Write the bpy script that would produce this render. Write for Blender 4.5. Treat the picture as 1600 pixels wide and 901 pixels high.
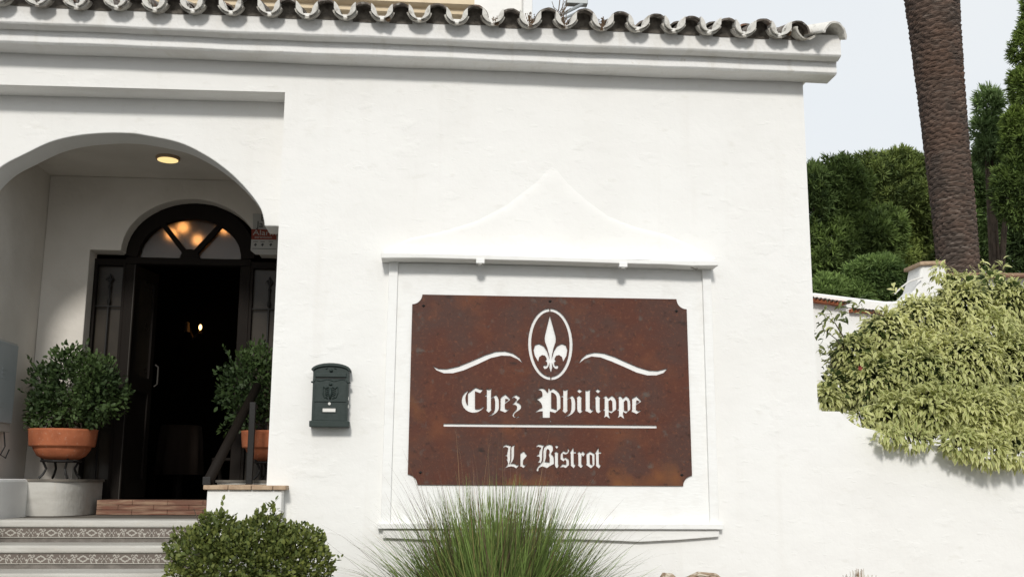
import bpy, math, random
import numpy as np
from mathutils import Vector, Matrix
random.seed(7); rng = np.random.default_rng(7)
for o in list(bpy.data.objects): bpy.data.objects.remove(o)
scene = bpy.context.scene; COL = scene.collection
# ---------------------------------------------------------------- camera
F, CX, CY, D0, EYE = 1638.0, 800.0, 450.5, 6.8, 1.6
_r = Vector((19850, 411.5, F)).normalized()          # image frame: right, down, forward
_u = Vector((50, -8930, F)); _u = (_u - _r * _u.dot(_r)).normalized()
_d = _r.cross(-_u).normalized()
def W(px, py, Y=0.0):
    """world point at depth plane Y seen at photo pixel (px, py)"""
    v = Vector((px - CX, py - CY, F)); t = (Y + D0) / v.dot(_d)
    return Vector((v.dot(_r) * t, Y, EYE + v.dot(_u) * t))
cam = bpy.data.cameras.new('camera'); cam.sensor_width = 36; cam.lens = 36 * F / 1600
cam.clip_start = .05; cam.clip_end = 2000
co = bpy.data.objects.new('camera', cam); COL.objects.link(co)
M = Matrix(((_r.x, -_r.y, -_r.z), (_d.x, -_d.y, -_d.z), (_u.x, -_u.y, -_u.z))).to_4x4()
M.translation = Vector((0, -D0, EYE)); co.matrix_world = M; scene.camera = co
scene.render.resolution_x, scene.render.resolution_y = 1024, 576
# ---------------------------------------------------------------- sky and sun
SUN_EL, SUN_AZ = math.radians(30), math.radians(186)       # azimuth clockwise from +Y
w = bpy.data.worlds.new('World'); scene.world = w; w.use_nodes = True
nt = w.node_tree; nt.nodes.clear()
sky = nt.nodes.new('ShaderNodeTexSky'); sky.sky_type = 'NISHITA'; sky.sun_disc = False
sky.sun_elevation = SUN_EL; sky.sun_rotation = SUN_AZ; sky.dust_density = 3
tc = nt.nodes.new('ShaderNodeTexCoord'); mp = nt.nodes.new('ShaderNodeMapping'); mp.inputs['Scale'].default_value = (1, 1, 2.5)
cn = nt.nodes.new('ShaderNodeTexNoise'); cn.inputs['Scale'].default_value = 1.6; cn.inputs['Detail'].default_value = 5
cr = nt.nodes.new('ShaderNodeValToRGB'); cr.color_ramp.elements[0].position = .3; cr.color_ramp.elements[1].position = .7
cr.color_ramp.elements[0].color = (7.6, 8.1, 8.6, 1); cr.color_ramp.elements[1].color = (8.3, 8.6, 8.8, 1)
mx = nt.nodes.new('ShaderNodeMixRGB'); mx.inputs[0].default_value = .93
bg = nt.nodes.new('ShaderNodeBackground'); bg.inputs['Strength'].default_value = .1
wo = nt.nodes.new('ShaderNodeOutputWorld')
L = nt.links.new
L(tc.outputs['Generated'], mp.inputs[0]); L(mp.outputs[0], cn.inputs['Vector']); L(cn.outputs[0], cr.inputs[0])
L(sky.outputs[0], mx.inputs[1]); L(cr.outputs[0], mx.inputs[2]); L(mx.outputs[0], bg.inputs[0]); L(bg.outputs[0], wo.inputs[0])
sl = bpy.data.lights.new('sun', 'SUN'); sl.energy = 2.15; sl.angle = math.radians(8); sl.color = (1, .965, .91)
so = bpy.data.objects.new('sun', sl); COL.objects.link(so); so.location = (-2, -20, 12)
sd = Vector((math.sin(SUN_AZ) * math.cos(SUN_EL), math.cos(SUN_AZ) * math.cos(SUN_EL), math.sin(SUN_EL)))
so.rotation_euler = sd.to_track_quat('Z', 'Y').to_euler()
vs = scene.view_settings; vs.view_transform = 'Standard'; vs.look = 'None'; vs.exposure = 0.1; vs.gamma = 1.0
# ---------------------------------------------------------------- materials
def mat(name, col, rough=.8, metal=0., noise=None, bump=None, spec=.3, attr=None, emit=None, trans=0., two=None):
    """noise=(scale, darker colour, lo, hi[, stretch]); bump=(scale, distance[, stretch]); attr: colour attribute multiplied"""
    m = bpy.data.materials.new(name); m.use_nodes = True; n = m.node_tree; b = n.nodes['Principled BSDF']
    b.inputs['Roughness'].default_value = rough; b.inputs['Metallic'].default_value = metal
    b.inputs['Specular IOR Level'].default_value = spec
    b.inputs['Base Color'].default_value = (*col, 1)
    geo = n.nodes.new('ShaderNodeNewGeometry')
    def nz(scale, stretch=(1, 1, 1), detail=6):
        q = n.nodes.new('ShaderNodeMapping'); q.inputs['Scale'].default_value = stretch
        n.links.new(geo.outputs['Position'], q.inputs[0])
        t = n.nodes.new('ShaderNodeTexNoise'); t.inputs['Scale'].default_value = scale; t.inputs['Detail'].default_value = detail
        n.links.new(q.outputs[0], t.inputs['Vector']); return t
    src = None
    if noise:
        for ns in (noise if isinstance(noise, list) else [noise]):
            t = nz(ns[0], ns[4] if len(ns) > 4 else (1, 1, 1))
            r = n.nodes.new('ShaderNodeMapRange'); r.inputs[1].default_value = ns[2]; r.inputs[2].default_value = ns[3]
            n.links.new(t.outputs[0], r.inputs[0])
            x = n.nodes.new('ShaderNodeMixRGB'); x.inputs[2].default_value = (*ns[1], 1)
            if src is None: x.inputs[1].default_value = (*col, 1)
            else: n.links.new(src, x.inputs[1])
            n.links.new(r.outputs[0], x.inputs[0]); src = x.outputs[0]
    if attr:
        a = n.nodes.new('ShaderNodeAttribute'); a.attribute_name = 'Col'
        if src is None: src = a.outputs['Color']
        else:
            x = n.nodes.new('ShaderNodeMixRGB'); x.blend_type = 'MULTIPLY'; x.inputs[0].default_value = 1
            n.links.new(src, x.inputs[1]); n.links.new(a.outputs['Color'], x.inputs[2]); src = x.outputs[0]
    if src is not None: n.links.new(src, b.inputs['Base Color'])
    if bump:
        prev = None
        for bs in (bump if isinstance(bump, list) else [bump]):
            t = nz(bs[0], bs[2] if len(bs) > 2 else (1, 1, 1)); outp = t.outputs[0]
            if len(bs) > 3:                      # thresholded: isolated trowel marks
                r = n.nodes.new('ShaderNodeMapRange'); r.inputs[1].default_value = bs[3]; r.inputs[2].default_value = bs[3] + .07
                n.links.new(outp, r.inputs[0]); outp = r.outputs[0]
            k = n.nodes.new('ShaderNodeBump'); k.inputs['Strength'].default_value = 1; k.inputs['Distance'].default_value = bs[1]
            n.links.new(outp, k.inputs['Height'])
            if prev: n.links.new(prev, k.inputs['Normal'])
            prev = k.outputs[0]
        n.links.new(prev, b.inputs['Normal'])
    if emit:
        b.inputs['Emission Color'].default_value = (*emit[0], 1); b.inputs['Emission Strength'].default_value = emit[1]
    if trans: b.inputs['Transmission Weight'].default_value = trans
    return m
def leafmat(name, tint=(1, 1, 1), transl=.3, rough=.5):
    m = bpy.data.materials.new(name); m.use_nodes = True; n = m.node_tree; b = n.nodes['Principled BSDF']
    a = n.nodes.new('ShaderNodeAttribute'); a.attribute_name = 'Col'; n.links.new(a.outputs['Color'], b.inputs['Base Color'])
    b.inputs['Roughness'].default_value = rough; b.inputs['Specular IOR Level'].default_value = .35
    t = n.nodes.new('ShaderNodeBsdfTranslucent'); n.links.new(a.outputs['Color'], t.inputs[0])
    x = n.nodes.new('ShaderNodeMixShader'); x.inputs[0].default_value = transl
    n.links.new(b.outputs[0], x.inputs[1]); n.links.new(t.outputs[0], x.inputs[2])
    n.links.new(x.outputs[0], n.nodes['Material Output'].inputs[0]); return m
MT = {}
WB = [(1.7, .022), (7, .0026, (1, 1, 1.5)), (4.5, .0016, (.8, 1, 1.3), .60), (16, .0008, (.5, 1, 1.5), .62), (70, .0005)]
MT['wall'] = mat('white_limewash', (.82, .815, .79), .9, noise=[(1.1, (.78, .77, .74), .45, .75), (7, (.74, .73, .69), .62, .8, (1, 1, 2)), (5, (.765, .75, .715), .58, .9, (1.6, 1, .12))], bump=WB, spec=.15)
MT['smooth'] = mat('white_plaster_trim', (.81, .805, .785), .85, noise=[(5, (.74, .72, .68), .5, .8), (25, (.66, .63, .57), .66, .8), (7, (.69, .67, .62), .58, .85, (2, 1, .2))], bump=[(5, .010), (40, .0015)], spec=.2)
MT['paint'] = mat('white_painted_board', (.83, .83, .81), .6, noise=(9, (.76, .75, .72), .5, .8), bump=[(18, .002, (1, 1, 3))])
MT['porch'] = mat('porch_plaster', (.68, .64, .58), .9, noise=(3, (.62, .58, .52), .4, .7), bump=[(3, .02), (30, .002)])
MT['tile_rim'] = mat('weathered_clay', (.22, .19, .165), .95, noise=[(14, (.07, .06, .05), .4, .62), (22, (.50, .48, .43), .56, .72), (9, (.30, .15, .09), .6, .75)], bump=(50, .004))
MT['tile_wash'] = mat('whitewashed_clay', (.55, .53, .48), .95, noise=[(11, (.16, .14, .12), .5, .68), (30, (.30, .25, .20), .58, .7)], bump=(45, .004))
MT['mortar'] = mat('white_mortar', (.74, .72, .67), .95, noise=[(25, (.40, .37, .32), .56, .75)], bump=(35, .006))
MT['greymortar'] = mat('old_grey_mortar', (.20, .18, .155), .95, noise=(20, (.07, .06, .05), .4, .7), bump=(35, .01))
MT['cream'] = mat('cream_paint', (.72, .60, .42), .7, noise=(6, (.62, .50, .34), .4, .7))
MT['black'] = mat('dark_iron', (.016, .015, .014), .5, bump=(60, .001), spec=.25)
MT['wood'] = mat('dark_stained_wood', (.013, .010, .008), .6, spec=.08, noise=(30, (.014, .011, .009), .4, .7, (6, 6, .4)), bump=(40, .001, (5, 5, .4)))
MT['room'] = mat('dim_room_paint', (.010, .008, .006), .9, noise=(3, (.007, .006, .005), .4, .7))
MT['clay'] = mat('terracotta', (.42, .135, .06), .85, noise=[(9, (.30, .09, .04), .4, .7), (40, (.48, .26, .17), .58, .8), (5, (.42, .24, .16), .62, .85, (1, 1, 2))], bump=(40, .002))
MT['brick'] = mat('thin_red_brick', (.17, .088, .06), .85, noise=[(12, (.32, .21, .14), .45, .65, (.4, 1, 3)), (30, (.18, .075, .05), .5, .7, (.3, 1, 3))], bump=(40, .004, (.4, 1, 2)))
MT['coping'] = mat('sandy_clay_coping', (.46, .34, .23), .85, noise=(18, (.34, .23, .15), .4, .7), bump=(40, .003))
MT['step'] = mat('white_step_paint', (.50, .485, .445), .7, noise=[(6, (.38, .36, .32), .40, .72, (.4, 1, 2)), (30, (.50, .46, .40), .62, .78)], bump=(30, .003))
MT['floor'] = mat('grey_stone_floor', (.17, .15, .125), .8, noise=(8, (.11, .10, .085), .4, .7), bump=(30, .002))
MT['grout'] = mat('dark_joint', (.14, .125, .11), .9, noise=(20, (.2, .18, .16), .4, .7))
MT['tileprint'] = mat('glazed_printed_tile', (1, 1, 1), .35, attr=True, spec=.5)
MT['soil'] = mat('garden_soil', (.085, .06, .04), .95, noise=(8, (.13, .10, .07), .4, .7), bump=(25, .03))
MT['paving'] = mat('worn_asphalt', (.075, .072, .068), .9, noise=[(1.5, (.05, .05, .05), .4, .7), (30, (.12, .115, .11), .5, .8)], bump=(20, .004))
MT['mail'] = mat('dark_green_cast_metal', (.021, .033, .029), .5, noise=(30, (.028, .040, .037), .4, .7), bump=(80, .0006), spec=.28)
MT['silver'] = mat('worn_silver', (.55, .55, .52), .35, metal=.8)
MT['bronze'] = mat('dull_bronze', (.045, .04, .034), .6, metal=.2)
MT['dimcloth'] = mat('dull_brown_cloth', (.035, .024, .018), .9)
MT['card'] = mat('pale_card', (.72, .70, .66), .6)
MT['cabinet'] = mat('grey_metal_cabinet', (.36, .39, .40), .6, noise=(5, (.32, .35, .36), .4, .7))
MT['signwhite'] = mat('grey_white_plastic', (.40, .39, .36), .5)
MT['signred'] = mat('red_print', (.20, .036, .02), .6)
MT['signink'] = mat('dark_print', (.05, .05, .05), .5)
MT['corten'] = mat('rusted_steel', (.092, .032, .020), .62, noise=[(3.2, (.078, .038, .029), .42, .60), (4.5, (.150, .052, .024), .54, .80), (8, (.075, .034, .025), .58, .80), (15, (.100, .078, .066), .62, .76), (1.7, (.22, .088, .03), .60, .72), (50, (.15, .058, .032), .55, .8), (26, (.045, .022, .016), .62, .76), (6, (.03, .02, .017), .66, .76, (1, 1, 2))], bump=[(30, .0015), (120, .0006)], spec=.2)
MT['amber'] = mat('frosted_fanlight_glass', (.62, .45, .32), .20, trans=1., spec=.4)
MT['lamp'] = mat('warm_lamp_glass', (1, .8, .5), .4, emit=((1, .56, .22), 2.6))
MT['lampsmall'] = mat('candle_bulb', (1, .7, .4), .4, emit=((1, .55, .2), 5))
MT['disc'] = mat('lit_ceiling_diffuser', (.9, .75, .4), .4, emit=((1, .74, .32), .95))
MT['bark'] = mat('grey_brown_bark', (.10, .075, .055), .95, noise=(14, (.05, .038, .028), .4, .7, (1, 1, .3)), bump=(20, .02, (1, 1, .3)))
MT['palm'] = mat('palm_bark', (.155, .105, .08), .95, noise=[(3, (.10, .075, .06), .4, .62), (9, (.30, .25, .21), .56, .8, (.5, .5, 4)), (1.3, (.16, .095, .065), .5, .75)], bump=(14, .03, (.6, .6, 4)), attr=True)
MT['wicker'] = mat('woven_cane', (.36, .27, .19), .8, noise=[(40, (.17, .11, .07), .5, .62), (26, (.58, .52, .42), .5, .62)], bump=(60, .003))
MT['pinefar'] = leafmat('pine_needles', transl=.15, rough=.7)
MT['leafbox'] = leafmat('small_glossy_leaves', transl=.3, rough=.58)
MT['leafvar'] = leafmat('variegated_leaves', transl=.4, rough=.5)
MT['grass'] = leafmat('grass_blades', transl=.3, rough=.55)
MT['flower'] = mat('red_petals', (.28, .07, .06), .6)
MT['curtain'] = mat('frosted_side_pane', (.045, .037, .028), .22, spec=.2, noise=(4, (.032, .026, .02), .4, .7))
MT['twig'] = mat('dry_stems', (.13, .085, .05), .9)
MT['grey'] = mat('grey_galvanised', (.32, .34, .34), .5, metal=.4)
def glassmat():
    m = bpy.data.materials.new('clear_glass'); m.use_nodes = True; n = m.node_tree
    t = n.nodes.new('ShaderNodeBsdfTransparent'); t.inputs[0].default_value = (.8, .8, .78, 1)
    g = n.nodes.new('ShaderNodeBsdfGlossy'); g.inputs['Roughness'].default_value = .03
    f = n.nodes.new('ShaderNodeFresnel'); x = n.nodes.new('ShaderNodeMixShader')
    n.links.new(f.outputs[0], x.inputs[0]); n.links.new(t.outputs[0], x.inputs[1]); n.links.new(g.outputs[0], x.inputs[2])
    n.links.new(x.outputs[0], n.nodes['Material Output'].inputs[0]); return m
MT['glass'] = glassmat()
# ---------------------------------------------------------------- object helpers
ORG = {}
def thing(name, label, cat, loc=(0, 0, 0), group=None):
    o = bpy.data.objects.new(name, None); COL.objects.link(o); o.location = loc; o.empty_display_size = .1
    o['label'] = label; o['category'] = cat
    if group: o['group'] = group
    ORG[o] = Vector(loc); return o
class MB:
    def __init__(s): s.v = []; s.f = []; s.c = None
    def add(s, vs, fs):
        b = len(s.v); s.v += [tuple(v) for v in vs]; s.f += [tuple(i + b for i in f) for f in fs]; return s
    def box(s, x0, x1, y0, y1, z0, z1):
        return s.add([(x, y, z) for z in (z0, z1) for y in (y0, y1) for x in (x0, x1)],
                     [(0, 2, 3, 1), (4, 5, 7, 6), (0, 1, 5, 4), (2, 6, 7, 3), (0, 4, 6, 2), (1, 3, 7, 5)])
    def prism(s, poly, y0, y1):                      # polygon in XZ extruded along Y
        n = len(poly); vs = [(p[0], y0, p[1]) for p in poly] + [(p[0], y1, p[1]) for p in poly]
        a = sum(poly[i][0] * poly[(i + 1) % n][1] - poly[(i + 1) % n][0] * poly[i][1] for i in range(n))
        fs = [tuple(range(n)), tuple(range(2 * n - 1, n - 1, -1))] + [(i, i + n, (i + 1) % n + n, (i + 1) % n) for i in range(n)]
        if a < 0: fs = [f[::-1] for f in fs]
        return s.add(vs, fs)
    def loft(s, rings, cap=True, closed=True):
        n = len(rings[0]); b = len(s.v); s.v += [tuple(p) for r in rings for p in r]
        for i in range(len(rings) - 1):
            for j in range(n if closed else n - 1):
                k = (j + 1) % n; s.f.append((b + i * n + j, b + i * n + k, b + (i + 1) * n + k, b + (i + 1) * n + j))
        if cap and closed: s.f.append(tuple(b + j for j in range(n))[::-1]); s.f.append(tuple(b + (len(rings) - 1) * n + j for j in range(n)))
        return s
    def tube(s, pts, rad, n=8, cap=True):
        pts = [Vector(p) for p in pts]; rings = []
        if not hasattr(rad, '__len__'): rad = [rad] * len(pts)
        for i, p in enumerate(pts):
            t = (pts[min(i + 1, len(pts) - 1)] - pts[max(i - 1, 0)]).normalized()
            a = t.cross(Vector((0, 1, 0)) if abs(t.y) < .9 else Vector((1, 0, 0))).normalized(); b = t.cross(a)
            rings.append([p + (a * math.cos(q) + b * math.sin(q)) * rad[i] for q in [2 * math.pi * j / n for j in range(n)]])
        return s.loft(rings, cap)
    def lathe(s, c, prof, n=24, a0=0, a1=2 * math.pi, sy=1):
        c = Vector(c); full = abs(a1 - a0 - 2 * math.pi) < 1e-6
        m = n if full else n + 1
        rings = [[(c.x + r * math.cos(a0 + (a1 - a0) * j / n), c.y + sy * r * math.sin(a0 + (a1 - a0) * j / n), c.z + z) for j in range(m)] for r, z in prof]
        return s.loft(rings, cap=full, closed=full)
    def ball(s, c, r, n=12, sz=1):
        return s.lathe(c, [(max(r * math.sin(math.pi * i / 8), 1e-4), -sz * r * math.cos(math.pi * i / 8)) for i in range(9)], n)
def obj(name, mb, m, parent=None, smooth=False, bevel=0, kind=None, label=None, mats=None, seg=2):
    org = ORG.get(parent, Vector((0, 0, 0)))
    me = bpy.data.meshes.new(name)
    me.from_pydata([(x - org.x, y - org.y, z - org.z) for x, y, z in mb.v], [], mb.f); me.materials.append(MT[m] if isinstance(m, str) else m)
    if mb.c is not None:
        at = me.color_attributes.new('Col', 'FLOAT_COLOR', 'POINT'); at.data.foreach_set('color', np.asarray(mb.c, 'f').ravel())
    o = bpy.data.objects.new(name, me); COL.objects.link(o)
    if parent: o.parent = parent; ORG[o] = org
    if smooth: me.polygons.foreach_set('use_smooth', [True] * len(me.polygons))
    if bevel:
        b = o.modifiers.new('bevel', 'BEVEL'); b.width = bevel; b.segments = seg; b.limit_method = 'ANGLE'; b.angle_limit = math.radians(40)
    if kind: o['kind'] = kind
    if label: o['label'] = label
    return o
def solo(name, mb, m, label, cat, group=None, **k):
    o = obj(name, mb, m, **k); o['label'] = label; o['category'] = cat
    if group: o['group'] = group
    return o
def inst(name, me, loc, parent, rot=(0, 0, 0), scale=(1, 1, 1)):
    o = bpy.data.objects.new(name, me); COL.objects.link(o); o.parent = parent
    o.location = Vector(loc) - ORG.get(parent, Vector((0, 0, 0))); o.rotation_euler = rot; o.scale = scale; return o
def ellipse(cx, cz, a, b, a0, a1, n): return [(cx + a * math.cos(a0 + (a1 - a0) * i / n), cz + b * math.sin(a0 + (a1 - a0) * i / n)) for i in range(n + 1)]
def XZ(px, py, Y=0.): p = W(px, py, Y); return (p.x, p.z)
def slab(poly, y0, y1, name, m, parent, wob=.0, **k):
    """solid wall from a concave XZ outline"""
    return obj(name, MB().prism(poly, y0, y1), m, parent, **k)
def crom(p, k):
    o = []
    for i in range(len(p) - 1):
        a, b, c, d = p[max(i - 1, 0)], p[i], p[i + 1], p[min(i + 2, len(p) - 1)]
        for j in range(k):
            t = j / k; o.append(tuple(.5 * (2 * b[q] + (c[q] - a[q]) * t + (2 * a[q] - 5 * b[q] + 4 * c[q] - d[q]) * t * t + (3 * b[q] - a[q] - 3 * c[q] + d[q]) * t ** 3) for q in (0, 1)))
    return o + [p[-1]]
# ---------------------------------------------------------------- ground
obj('ground', MB().box(-600, 600, -300, 900, -.4, 0), 'paving', kind='structure')
obj('planting_bed', MB().box(-.75, 7, -1.4, -.002, .004, .62), 'soil', kind='structure')
obj('garden_ground', MB().box(2.75, 40, .25, 60, .004, .5), 'soil', kind='structure')
solo('retaining_wall', MB().box(-.75, 7, -1.6, -1.402, .002, .66), 'wall', 'low white retaining wall holding the planting bed below the sign', 'wall', bevel=.01)
# ---------------------------------------------------------------- building
XJ = W(431, 450).x; XR = W(1266, 380).x; Z_SOF = W(444.9, 144.3).z; XW = -4.6
Z_ED = W(1280, 641).z
Z_LAND = 1.343; Y_AR, Y_AB, Y_BK, Y_DR = .20, .44, 1.46, 1.60
B = thing('restaurant_building', 'white limewashed restaurant with arched entrance porch and clay tiled eaves', 'building', (0, 0, 0))
Z_TOP = W(800, 50, -.2).z
zl = W(20, 134.5).z
slab([(XJ, .0), (XR, .0), (XR, Z_TOP), (XW, Z_TOP), (XW, zl - .01), (XJ, Z_SOF)], 0, Y_AR - .001, 'front_wall', 'wall', B)
# arch wall set back in the recess
ca = [(0, 262), (40, 240), (80, 221.5), (120, 212), (160, 208.2), (195, 208), (224, 211), (280, 223), (320, 242), (352, 264), (376, 286), (396, 309), (408, 328), (413, 348)]
arch = [XZ(x, y, Y_AR) for x, y in ca]
XL = -2.97
arch = [(XL, arch[0][1] - .36), (XL + .015, arch[0][1] - .16)] + arch
arch = crom(arch, 5)
notch = XZ(413, 353, Y_AR)
poly = [(XW, 0), (XL, 0)] + arch + [(arch[-1][0] + .002, notch[1]), (-.86, notch[1]), (-.86, 0), (-.6, 0), (-.6, Z_TOP), (XW, Z_TOP)]
slab(poly, Y_AR, Y_AB, 'arch_wall', 'wall', B, bevel=.008, seg=3)
# porch interior
Z_CEIL = max(p[1] for p in arch) + .05
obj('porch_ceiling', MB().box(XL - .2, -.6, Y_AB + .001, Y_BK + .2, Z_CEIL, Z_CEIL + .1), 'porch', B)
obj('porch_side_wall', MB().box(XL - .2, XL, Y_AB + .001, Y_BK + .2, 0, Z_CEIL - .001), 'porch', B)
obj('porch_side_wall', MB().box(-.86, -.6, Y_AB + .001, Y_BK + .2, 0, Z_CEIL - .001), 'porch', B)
xo = W(140.5, 390, Y_BK).x; zo = W(150, 390, Y_BK).z; xa, xb = W(189, 390, Y_BK).x, W(403, 395, Y_BK).x
xc = (xa + xb) / 2; zpk = W(297, 310.6, Y_BK).z; xo2 = 2 * xc - xo
XC = xc
bw = [(XL + .001, 0), (xo, 0), (xo, zo)] + ellipse(xc, zo, (xb - xa) / 2, zpk - zo, math.pi, 0, 28) + [(xo2, zo), (xo2, 0), (-.861, 0), (-.861, Z_CEIL - .001), (XL + .001, Z_CEIL - .001)]
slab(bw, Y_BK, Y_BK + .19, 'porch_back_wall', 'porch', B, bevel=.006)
# side and back shell
obj('side_wall', MB().box(XR - .25, XR - .0005, Y_AR, 7, 0, Z_TOP - .001), 'wall', B)
obj('rear_wall', MB().box(XW, XR - .251, 6.8, 7, 0, Z_TOP - .001), 'wall', B)
obj('end_wall', MB().box(XW, XW + .2, Y_AB + .001, 6.799, 0, Z_TOP - .001), 'wall', B)
# cornice with a return at the right end
zb1 = W(1315, 88.2, -.27).z; zb2 = W(1308, 116.3, -.18).z; xe = W(1308, 116.3, -.18).x
ZU0 = W(1220, 57.5, -.375).z
prof = [(0, zb2), (.165, zb2), (.18, zb2 + .012), (.18, zb2 + .072), (.186, zb2 + .090), (.205, zb1 - .012), (.26, zb1), (.27, zb1 + .010), (.268, zb1 + .07), (.272, ZU0 + .075), (.12, ZU0 + .075), (0, ZU0 + .04)]
def cornice():
    mb = MB(); r0, r1, r2 = [], [], []
    xs = list(np.linspace(XW, xe - .3, 40))
    rings = []
    for x in xs: rings.append([(x, -o_, z + .0025 * math.sin(x * 3.1 + o_ * 9) + .0015 * math.sin(x * 11)) for o_, z in prof])
    rings.append([(xe, -o_, z) for o_, z in prof])
    mb.loft(rings, cap=True); return mb
obj('cornice', cornice(), 'smooth', B, bevel=.004)
# ---------------------------------------------------------------- tiled eaves
PIT = None
ul = W(56, 8, -.375); ur = W(1220, 57.5, -.375); PIT = (ur.x - ul.x) / 20; ZU = ur.z; SL = math.radians(16)
roof = obj('roof', MB().add([(XW, -.22, ZU + .0), (xe - .01, -.22, ZU + .0), (xe - .01, 3.4, ZU + 3.6 * math.tan(SL) - .02), (XW, 3.4, ZU + 3.6 * math.tan(SL) - .02),
     (XW, -.22, ZU - .03), (XR - .01, -.22, ZU - .03), (XR - .01, 3.4, Z_TOP - .3), (XW, 3.4, Z_TOP - .3)],
     [(0, 1, 2, 3), (7, 6, 5, 4), (0, 4, 5, 1), (1, 5, 6, 2), (2, 6, 7, 3), (3, 7, 4, 0)]), 'mortar', B)
def tile_mesh(name, m, up, L_=.46, R=.088, span=1.28, th=.012, seed=0):
    rr = random.Random(seed); mb = MB(); rings = []
    N = 12
    for k, (y, s) in enumerate([(0, 1.0), (.02, 1.0), (L_ * .5, .95), (L_, .90)]):
        ring = []
        for sgn, rad in ((1, R * s), (-1, (R - th) * s)):
            for j in range(N + 1):
                a = -span + 2 * span * (j if sgn > 0 else N - j) / N
                rj = rad + (rr.uniform(-.0016, .0016) if k < 2 else 0)
                x, z = rj * math.sin(a), rj * math.cos(a)
                ring.append((x, y + (rr.uniform(0, .004) if k < 1 else 0), z if up else -z))
        rings.append(ring)
    mb.loft(rings); me = bpy.data.meshes.new(name)
    me.from_pydata(mb.v, [], mb.f); me.materials.append(MT[m]); me.polygons.foreach_set('use_smooth', [len(p.vertices) == 4 for p in me.polygons]); return me
ch_meshes = [tile_mesh('channel_tile', 'tile_wash', False, seed=i, span=1.2) for i in range(4)]
cv_meshes = [tile_mesh('cover_tile', 'tile_rim', True, seed=10 + i, R=.087, span=1.45) for i in range(4)]
RD = .088
def mortar_mesh():
    # white crescents between a channel tile and the covers resting in it
    mb = MB()
    for s in (-1, 1):
        lower = [(s * (RD - .013) * math.sin(a), RD - (RD - .013) * math.cos(a)) for a in np.linspace(.16, 1.2, 8)]
        upper = [(s * (PIT / 2 - .0885 * math.sin(a)), .035 + .087 * math.cos(a)) for a in np.linspace(.62, 1.5, 7)]
        mb.prism(lower + upper, -.002, .09)
    me = bpy.data.meshes.new('mortar_fill'); me.from_pydata(mb.v, [], mb.f); me.materials.append(MT['mortar']); return me
def plug_mesh():
    mb = MB().prism([(.074 * math.sin(a), .074 * math.cos(a)) for a in np.linspace(-1.4, 1.4, 12)] + [(.075, -.03), (-.075, -.03)], .085, .16)
    me = bpy.data.meshes.new('mortar_plug'); me.from_pydata(mb.v, [], mb.f); me.materials.append(MT['greymortar']); return me
mm, pm = mortar_mesh(), plug_mesh()
rt = random.Random(3)
nleft = 6
for row in range(3):
    yo = -.375 + row * .36 * math.cos(SL); zo_ = row * .36 * math.sin(SL) + row * .012
    for i in range(-nleft, 21):
        x = ul.x + i * PIT + rt.uniform(-.004, .004); zz = ZU + zo_ + rt.uniform(-.006, .005)
        inst('channel_tile', ch_meshes[rt.randrange(4)], (x, yo + rt.uniform(-.008, .006), zz + RD), roof, (SL, rt.uniform(-.04, .04), rt.uniform(-.02, .02)))
        x2 = x + PIT / 2; zz2 = ZU + zo_ + .037 + rt.uniform(-.007, .009)
        inst('cover_tile', cv_meshes[rt.randrange(4)], (x2, yo + rt.uniform(-.015, .012) + .005, zz2), roof, (SL + rt.uniform(-.03, .03), rt.uniform(-.11, .11), rt.uniform(-.05, .05)))
        if row == 0:
            o = inst('mortar_fill', mm, (x, yo, zz), roof, (SL, 0, 0)); inst('mortar_plug', pm, (x2, yo + .01, zz2), roof, (SL, 0, 0))
# remaining courses up the slope, in one mesh
mb = MB()
for i in range(-nleft, 21):
    x = ul.x + i * PIT
    for up, xx, z0 in ((False, x, RD), (True, x + PIT / 2, .037)):
        rings = []
        for y, s in ((.66, 1), (3.75, 1)):
            rings.append([(xx + .087 * math.sin(a), y, ZU + z0 + (y + .4) * math.tan(SL) + (.087 if up else -.087) * math.cos(a)) for a in np.linspace(-1.3, 1.3, 9)])
        mb.loft(rings, cap=False, closed=False)
obj('upper_tile', mb, 'tile_rim', roof, smooth=True, kind='stuff')
# the splayed whitewashed tile that closes the corner
we = W(1300, 62, -.40)
endm = tile_mesh('corner_tile', 'tile_wash', True, seed=44, R=.095, span=1.5, L_=.42)
endm2 = endm.copy(); endm2.materials.clear(); endm2.materials.append(MT['mortar'])
xs_ = ul.x + 20.5 * PIT
inst('corner_tile', endm2, (xs_ + .262, -.365, ZU + .018), roof, (SL * .9, -.05, .55), (1.3, 1, 1.1))
inst('corner_channel_tile', ch_meshes[1], (xs_ + .07, -.38, ZU + .08), roof, (SL, .25, .25))
obj('corner_mortar', MB().box(xs_ - .02, xe - .01, -.262, .3, ZU - .01, ZU + .04), 'mortar', roof, bevel=.015)
for k in range(5):
    inst('corner_tile', endm if k % 2 else endm2, (xe - .08, .02 + k * .34, ZU + .04 + k * .06), roof, (0, 0, math.pi / 2 + .0))
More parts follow.
